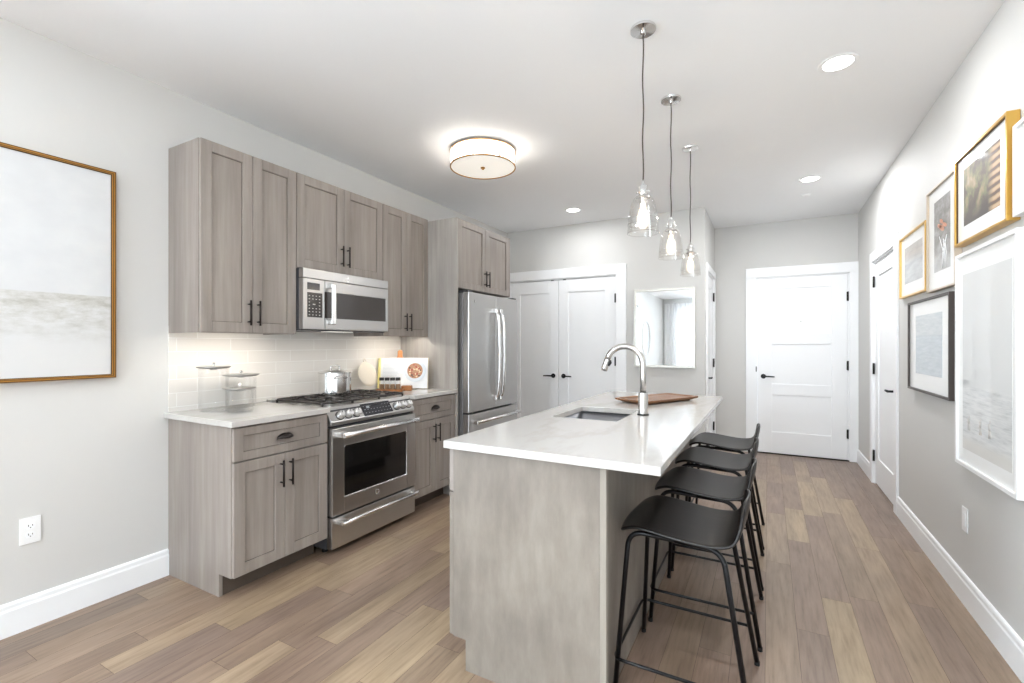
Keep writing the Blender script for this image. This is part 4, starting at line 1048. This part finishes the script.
t = picture('framed_print', 'tall misty beach print with small figures in a wide white frame on the right wall', FR2, 2.508, 3.187, 0.700, 1.748, 0.018, 0.030, 'white_frame', 'beach_print', (0.055, 0.055, 0.07, 0.09))
FB = FNX(XR-0.0188-0.002); mat('figure_ink', rgb(188, 184, 179), 0.6)
for (y_, h_) in ((3.03, 0.07), (2.89, 0.075), (2.79, 0.08)):
    z_ = 0.885; mb = MB(); mb.mats = ['figure_ink']
    for dy in (-0.010, 0.010): mb.tube([FB(y_+dy*0.6, 0, z_+h_*0.45), FB(y_+dy, 0, z_)], 0.0035, 6)
    mb.tube([FB(y_, 0, z_+h_*0.45), FB(y_, 0.0004, z_+h_*0.80)], 0.006, 8); mb.lathe([(0, 0.0006), (0.0055, 0.0004), (0.006, 0)], 10, loc=FB(y_, 0.0002, z_+h_*0.92), mtx=Matrix.Rotation(-PI/2, 4, 'Y'))
    mb.build('printed_figure', 'figure_ink', t)
picture('framed_print', 'white-framed print cut off by the right edge of the photograph, beside the large gold frame', FR2, 1.90, 2.545, 1.795, 2.150, 0.016, 0.030, 'white_frame', 'beach_print', (0.055, 0.055, 0.07, 0.09))

# mirror on the closet wall
t = thing('wall_mirror', 'rectangular mirror with a thin silver frame beside the closet doors', 'mirror', (-1.0, YB, 1.48))
F = FNY(YB); mb = MB(); u0, u1, w0, w1 = -1.325, -0.676, 1.040, 1.908; fw = 0.028
for a in ((u0, u0+fw, w0, w1), (u1-fw, u1, w0, w1), (u0+fw, u1-fw, w0, w0+fw), (u0+fw, u1-fw, w1-fw, w1)): bx(mb, F, a[0], a[1], 0.002, 0.030, a[2], a[3], 0.003)
mb.build('frame', 'silver_frame', t)
mb = MB(); bx(mb, F, u0+fw-0.002, u1-fw+0.002, 0.002, 0.014, w0+fw-0.002, w1-fw+0.002); mb.build('mirror_glass', 'mirror_glass', t)
# round mirror on the left wall behind the camera (seen reflected)
t = thing('round_mirror', 'round mirror on the left wall, seen only as a slim oval in the rectangular mirror', 'mirror', (XL, -2.6, 1.45))
q = Matrix.Rotation(PI/2, 4, 'Y')
mb = MB(); mb.lathe([(0, 0.010), (0.46, 0.010), (0.46, 0.002)], 56, mtx=q); mb.build('mirror_glass', 'mirror_glass', t, local=True)
mb = MB(); mb.lathe([(0.455, 0.002), (0.455, 0.022), (0.478, 0.022), (0.478, 0.002)], 56, mtx=q, close=True); mb.build('frame', 'silver_frame', t, local=True)

# ================================================================ OUTLETS
def outlet(label, F, u, w, rocker=False):
    t = thing('outlet', label, 'outlet', F(u, 0, w))
    mb = MB(); bx(mb, F, u-0.036, u+0.036, 0.0005, 0.006, w-0.060, w+0.060, 0.002); mb.build('cover_plate', 'plate_white', t)
    if rocker:
        mb = MB(); bx(mb, F, u-0.017, u+0.017, 0.005, 0.0085, w-0.034, w+0.034, 0.0015); mb.build('socket_face', 'trim_paint', t)
        return
    for s_ in (-1, 1):
        c_ = w+s_*0.020; mb = MB(); pr = []
        for k in range(20):
            a = 2*PI*k/20; pr.append((u+0.0175*math.cos(a), c_+max(-0.0135, min(0.0135, 0.0175*math.sin(a)))))
        tt = bmesh.new(); A_ = [tt.verts.new(F(p[0], 0.005, p[1])) for p in pr]; B_ = [tt.verts.new(F(p[0], 0.0075, p[1])) for p in pr]
        tt.faces.new(B_); n_ = len(pr)
        for i in range(n_): tt.faces.new([A_[i], A_[(i+1) % n_], B_[(i+1) % n_], B_[i]])
        bmesh.ops.recalc_face_normals(tt, faces=tt.faces); mb._add(tt); sf = mb.build('socket_face', 'trim_paint', t)
        mb = MB(); bx(mb, F, u-0.008, u-0.0055, 0.007, 0.0078, c_-0.002, c_+0.007); bx(mb, F, u+0.0055, u+0.008, 0.007, 0.0078, c_-0.001, c_+0.006); bx(mb, F, u-0.002, u+0.002, 0.007, 0.0078, c_-0.009, c_-0.005); mb.build('slots', 'slot_dark', sf)
outlet('white double outlet low on the left wall below the painting', FX(XL), 0.822, 0.447)
outlet('small white rectangular wall plate low on the right wall below the pictures', FNX(XR), 3.150, 0.420, True)

# ================================================================ COUNTER ITEMS
def canister(label, x_, y_, r, h, lr):
    t = thing('glass_canister', label, 'canister', (x_, y_, 0.9145), group='glass canisters on the left counter')
    mb = MB(); mb.lathe([(0, 0.0), (r-0.004, 0.0), (r, 0.006), (r, h-0.002)], 40); mb.lathe([(r*0.6, 0.003), (r-0.006, 0.005), (r-0.004, 0.010)], 40); mb.build('jar', 'jar_glass', t, local=True)
    mb = MB(); mb.lathe([(0, h-0.001), (lr-0.016, h-0.001), (lr, h+0.007), (lr, h+0.011), (lr-0.008, h+0.0125), (0, h+0.0125)], 40)
    mb.lathe([(0, h-0.010), (0.018, h-0.009), (0.018, h)], 20)
    ld = mb.build('lid', 'lid_steel', t, local=True)
    mb = MB(); mb.lathe([(0.004, h+0.011), (0.004, h+0.020), (0.009, h+0.024), (0.009, h+0.029), (0.005, h+0.033), (0, h+0.034)], 20); mb.build('knob', 'polished_steel', ld, local=True)
canister('tallest glass canister with a flat steel lid, leftmost on the counter', -2.800, 1.540, 0.074, 0.245, 0.086)
canister('medium glass canister with the widest steel lid, behind the short one', -2.825, 1.715, 0.082, 0.190, 0.099)
canister('shortest glass canister with a steel lid, nearest the front edge', -2.650, 1.600, 0.070, 0.126, 0.084)
# pot
px_, py_ = -2.735, 2.345; zb = 0.9446; r = 0.112; h = 0.145
t = thing('stock_pot', 'shiny stainless steel pot with lid on the back burners of the stove', 'pot', (px_, py_, zb))
mb = MB(); mb.lathe([(0, 0.0), (r-0.006, 0.0), (r, 0.006), (r, h), (r+0.004, h+0.002), (r+0.004, h+0.005), (r-0.003, h+0.005), (r-0.003, 0.006), (0, 0.006)], 48); mb.build('pot_body', 'polished_steel', t, local=True)
for a in (2.75, 2.75+PI):
    mb = MB(); c_, s_ = math.cos(a), math.sin(a)
    def Q(rad, tan, z): return (c_*rad-s_*tan, s_*rad+c_*tan, z)
    mb.tube([Q(r-0.002, -0.04, h-0.03), Q(r+0.030, -0.040, h-0.022), Q(r+0.038, 0, h-0.020), Q(r+0.030, 0.040, h-0.022), Q(r-0.002, 0.04, h-0.03)], 0.0055, 10, fillet=0.015); mb.build('handle', 'polished_steel', t, local=True)
mb = MB(); mb.lathe([(r+0.003, h+0.006), (r+0.003, h+0.010), (r-0.01, h+0.013), (r*0.6, h+0.024), (r*0.25, h+0.030), (0, h+0.031)], 48); ld = mb.build('lid', 'polished_steel', t, local=True)
mb = MB(); mb.tube([(-0.020*0.5, -0.030, h+0.024), (-0.010, -0.030, h+0.055), (0.010, 0.030, h+0.055), (0.010, 0.030, h+0.024)], 0.0055, 10, fillet=0.018); mb.build('lid_handle', 'polished_steel', ld, local=True)

# leaning pot holder (round quilted, with loop)
t = thing('pot_holder', 'cream quilted oval pot holder with a loop leaning on the tiles beside the stove', 'pot holder', (-2.885, 2.80, 0.9505), 0.0)
mb = MB(); rows = []
tilt = 0.30
def PHt(u, v_, n): # u along y, v up, n toward +x
    x_ = -v_*math.sin(tilt)+n*math.cos(tilt); z_ = v_*math.cos(tilt)+n*math.sin(tilt); return (x_+0.035, u, z_)
for s_ in (1, -1):
    rows = []
    for i in range(9):
        rr = i/8; row = []
        for k in range(33):
            a = 2*PI*k/32; th_ = 0.009*math.sqrt(max(0, 1-rr**4))
            ww = 0.098*(1-0.30*max(0, math.sin(a))**2); row.append(PHt(ww*rr*math.cos(a), 0.110+0.106*rr*math.sin(a)+0.0, s_*th_+0.0015*math.sin(rr*18)*math.cos(a*4)))
        rows.append(row)
    mb.grid(rows if s_ > 0 else [r_[::-1] for r_ in rows])
mb.build('pad', 'cotton', t, local=True)
mb = MB(); mb.tube([PHt(-0.004, 0.200, 0), PHt(-0.016, 0.225, 0), PHt(0, 0.243, 0), PHt(0.016, 0.225, 0), PHt(0.004, 0.200, 0)], 0.003, 8, fillet=0.01); mb.build('loop', 'cotton', t, local=True)

# cookbook and its wooden stand, facing the camera from the corner
bk = Vector((-2.745, 3.075, 0.9145)); ang = math.atan2(0.24, 0.40)
t = thing('open_cookbook', 'open cookbook with a plate of food on its right page, leaning on the counter', 'book', bk, ang)
tl_ = 0.16; H_ = 0.262; Wd = 0.205
def BK(u, v_, n): # local: x right (as seen from the front), y away, z up ; front is -y
    y_ = v_*math.sin(tl_)-n*math.cos(tl_); z_ = v_*math.cos(tl_)+n*math.sin(tl_); return (u, y_, z_+0.004)
mb = MB()
def bookhalf(s_, th0, th1, W0, mname, v0=0.0, v1=H_):
    t_ = bmesh.new(); F_ = []; B_ = []
    for k in range(11):
        q_ = k/10; u = s_*W0*q_; n = th0+0.016*math.sin(PI*min(1, q_*1.3))*(1-q_*0.5)
        F_.append((t_.verts.new(BK(u, v0, n+th1)), t_.verts.new(BK(u, v1, n+th1)))); B_.append((t_.verts.new(BK(u, v0, 0.0)), t_.verts.new(BK(u, v1, 0.0))))
    for k in range(10):
        t_.faces.new([F_[k][0], F_[k+1][0], F_[k+1][1], F_[k][1]]); t_.faces.new([B_[k][0], B_[k][1], B_[k+1][1], B_[k+1][0]])
        t_.faces.new([F_[k][1], F_[k+1][1], B_[k+1][1], B_[k][1]]); t_.faces.new([F_[k][0], B_[k][0], B_[k+1][0], F_[k+1][0]])
    t_.faces.new([F_[10][0], B_[10][0], B_[10][1], F_[10][1]]); t_.faces.new([F_[0][0], F_[0][1], B_[0][1], B_[0][0]])
    bmesh.ops.recalc_face_normals(t_, faces=t_.faces)
    for f_ in t_.faces: f_.smooth = False
    mb.use(mname)._add(t_)
bookhalf(-1, 0.004, 0.006, Wd, 'page'); bookhalf(1, 0.004, 0.006, Wd, 'page')
pg = mb.build('pages', 'page', t, local=True)
mb = MB(); mb.prism([(0, 0), (1, 0), (1, 1), (0, 1)], 'z', 0, 0.0001); mb.bm.clear()
def flat(mb_, u0, u1, v0, v1, n0, n1):
    t_ = bmesh.new(); vs_ = [t_.verts.new(BK(u, v_, n)) for u in (u0, u1) for v_ in (v0, v1) for n in (n0, n1)]
    for f_ in ((0, 1, 3, 2), (4, 6, 7, 5), (0, 4, 5, 1), (2, 3, 7, 6), (0, 2, 6, 4), (1, 5, 7, 3)): t_.faces.new([vs_[i] for i in f_])
    bmesh.ops.recalc_face_normals(t_, faces=t_.faces); mb_._add(t_)
mb = MB(); flat(mb, -Wd-0.006, Wd+0.006, -0.002, H_+0.004, -0.004, 0.0); mb.build('cover', 'book_cover', t, local=True)
mb = MB(); mb.mats = ['page_yellow']; flat(mb, -Wd-0.012, -Wd+0.010, 0.002, H_-0.002, 0.004, 0.0175); mb.build('page_edge', 'page_yellow', t, local=True)
# plate of food picture, printed on the right page
def disc(mb_, u, v_, r_, n, squash=1.0, seg=28):
    t_ = bmesh.new(); t_.faces.new([t_.verts.new(BK(u+r_*math.cos(2*PI*k/seg), v_+r_*squash*math.sin(2*PI*k/seg), n)) for k in range(seg)]); mb_._add(t_)
mat('plate_print', rgb(216, 222, 228), 0.5); mat('food_brown', rgb(176, 128, 96), 0.5); mat('food_red', rgb(168, 84, 66), 0.5); mat('food_cream', rgb(226, 200, 160), 0.5); mat('food_dark', rgb(96, 70, 56), 0.5)
mb = MB(); mb.use('plate_print'); disc(mb, 0.100, 0.150, 0.095, 0.0272); mb.use('food_brown'); disc(mb, 0.100, 0.150, 0.066, 0.0276)
random.seed(11)
for k in range(46):
    mb.use(random.choice(('food_red', 'food_cream', 'food_dark', 'food_cream', 'food_brown'))); a = random.uniform(0, 2*PI); rr = 0.054*math.sqrt(random.random())
    disc(mb, 0.100+rr*math.cos(a), 0.150+rr*math.sin(a), random.uniform(0.006, 0.011), 0.0278+k*0.00001, 1, 10)
mb.build('food_photograph', 'plate_print', t, local=True)
mat('text_grey', rgb(196, 202, 210), 0.6)
mb = MB(); mb.mats = ['text_grey']; random.seed(5)
for k in range(17): flat(mb, -0.175, -0.175+random.uniform(0.10, 0.145), 0.03+k*0.0115, 0.033+k*0.0115, 0.0262, 0.0266)
mb.build('printed_lines', 'text_grey', t, local=True)
# paddle board standing behind the book
off = Matrix.Rotation(ang, 4, 'Z') @ Vector((0.015, 0.010, 0)); 
t = thing('paddle_board', 'wooden paddle board whose handle rises above the open cookbook', 'board', (bk.x-math.sin(ang)*0.068+0.01, bk.y+math.cos(ang)*0.068, 0.9145), ang)
mb = MB(); pr = []; tl2 = 0.11
out = [(-0.10, 0.0), (0.10, 0.0), (0.115, 0.02), (0.115, 0.20), (0.10, 0.235), (0.05, 0.252), (0.024, 0.262), (0.020, 0.285), (0.021, 0.312), (0.012, 0.323), (-0.012, 0.323), (-0.021, 0.312), (-0.020, 0.285), (-0.024, 0.262), (-0.05, 0.252), (-0.10, 0.235), (-0.115, 0.20), (-0.115, 0.02)]
tm = Matrix.Rotation(-tl2, 4, 'X')
mb.prism([(p[0]-0.055, p[1]*1.03) for p in out], 'y', -0.007, 0.007, 0.002, mtx=tm); o = mb.build('board', 'orange_wood', t, local=True)
# tray with four spice jars, and a small wooden box beside it
tx, ty = -2.700, 2.865
t = thing('spice_tray', 'small orange wooden tray on the counter in front of the cookbook', 'tray', (tx, ty, 0.9145), ang)
mb = MB(); mb.box(-0.105, 0.105, -0.040, 0.040, 0.0, 0.012, 0.003); mb.build('tray_base', 'orange_wood', t, local=True)
mb = MB()
for s_ in (-1, 1): mb.box(-0.105, 0.105, s_*0.0385-0.003, s_*0.0385+0.003, 0.0115, 0.019, 0.001)
for s_ in (-1, 1): mb.box(s_*0.102-0.003, s_*0.102+0.003, -0.037, 0.037, 0.0115, 0.019, 0.001)
mb.build('tray_rim', 'orange_wood', t, local=True)
jl = ['leftmost spice jar on the small orange tray', 'second spice jar from the left on the small orange tray', 'third spice jar from the left on the small orange tray', 'rightmost spice jar on the small orange tray']
mat('spice_brown', rgb(150, 120, 92), 0.9)
j0 = None
for k in range(4):
    u = -0.066+k*0.044; lx = tx+math.cos(ang)*u; ly = ty+math.sin(ang)*u; loc = (lx, ly, 0.9267)
    if j0 is None:
        j0 = thing('spice_jar', jl[0]+', glass with black cap', 'spice jar', loc, ang, 'spice jars on the tray')
        mb = MB(); mb.lathe([(0, 0), (0.0195, 0), (0.021, 0.002), (0.021, 0.072), (0.018, 0.076), (0.018, 0.078)], 24); mb.build('jar', 'clear_glass', j0, local=True)
        mb = MB(); mb.lathe([(0, 0.002), (0.0195, 0.002), (0.0195, 0.046), (0, 0.048)], 20); mb.build('spice', 'spice_brown', j0, local=True)
        mb = MB(); mb.lathe([(0.0190, 0.077), (0.0200, 0.079), (0.0200, 0.099), (0.0185, 0.101), (0, 0.101)], 24); mb.build('cap', 'black_cap', j0, local=True)
    else: dup(j0, loc, jl[k]+', glass with black cap')
t = thing('wooden_block', 'small amber wooden block at the right end of the spice tray', 'block', (-2.635, 2.995, 0.9145), ang)
mb = MB(); mb.box(-0.042, 0.042, -0.030, 0.030, 0.0, 0.040, 0.004); mb.build('block', 'orange_wood', t, local=True)

# drop the helper property
for o in bpy.data.objects:
    if '_base' in o: del o['_base']
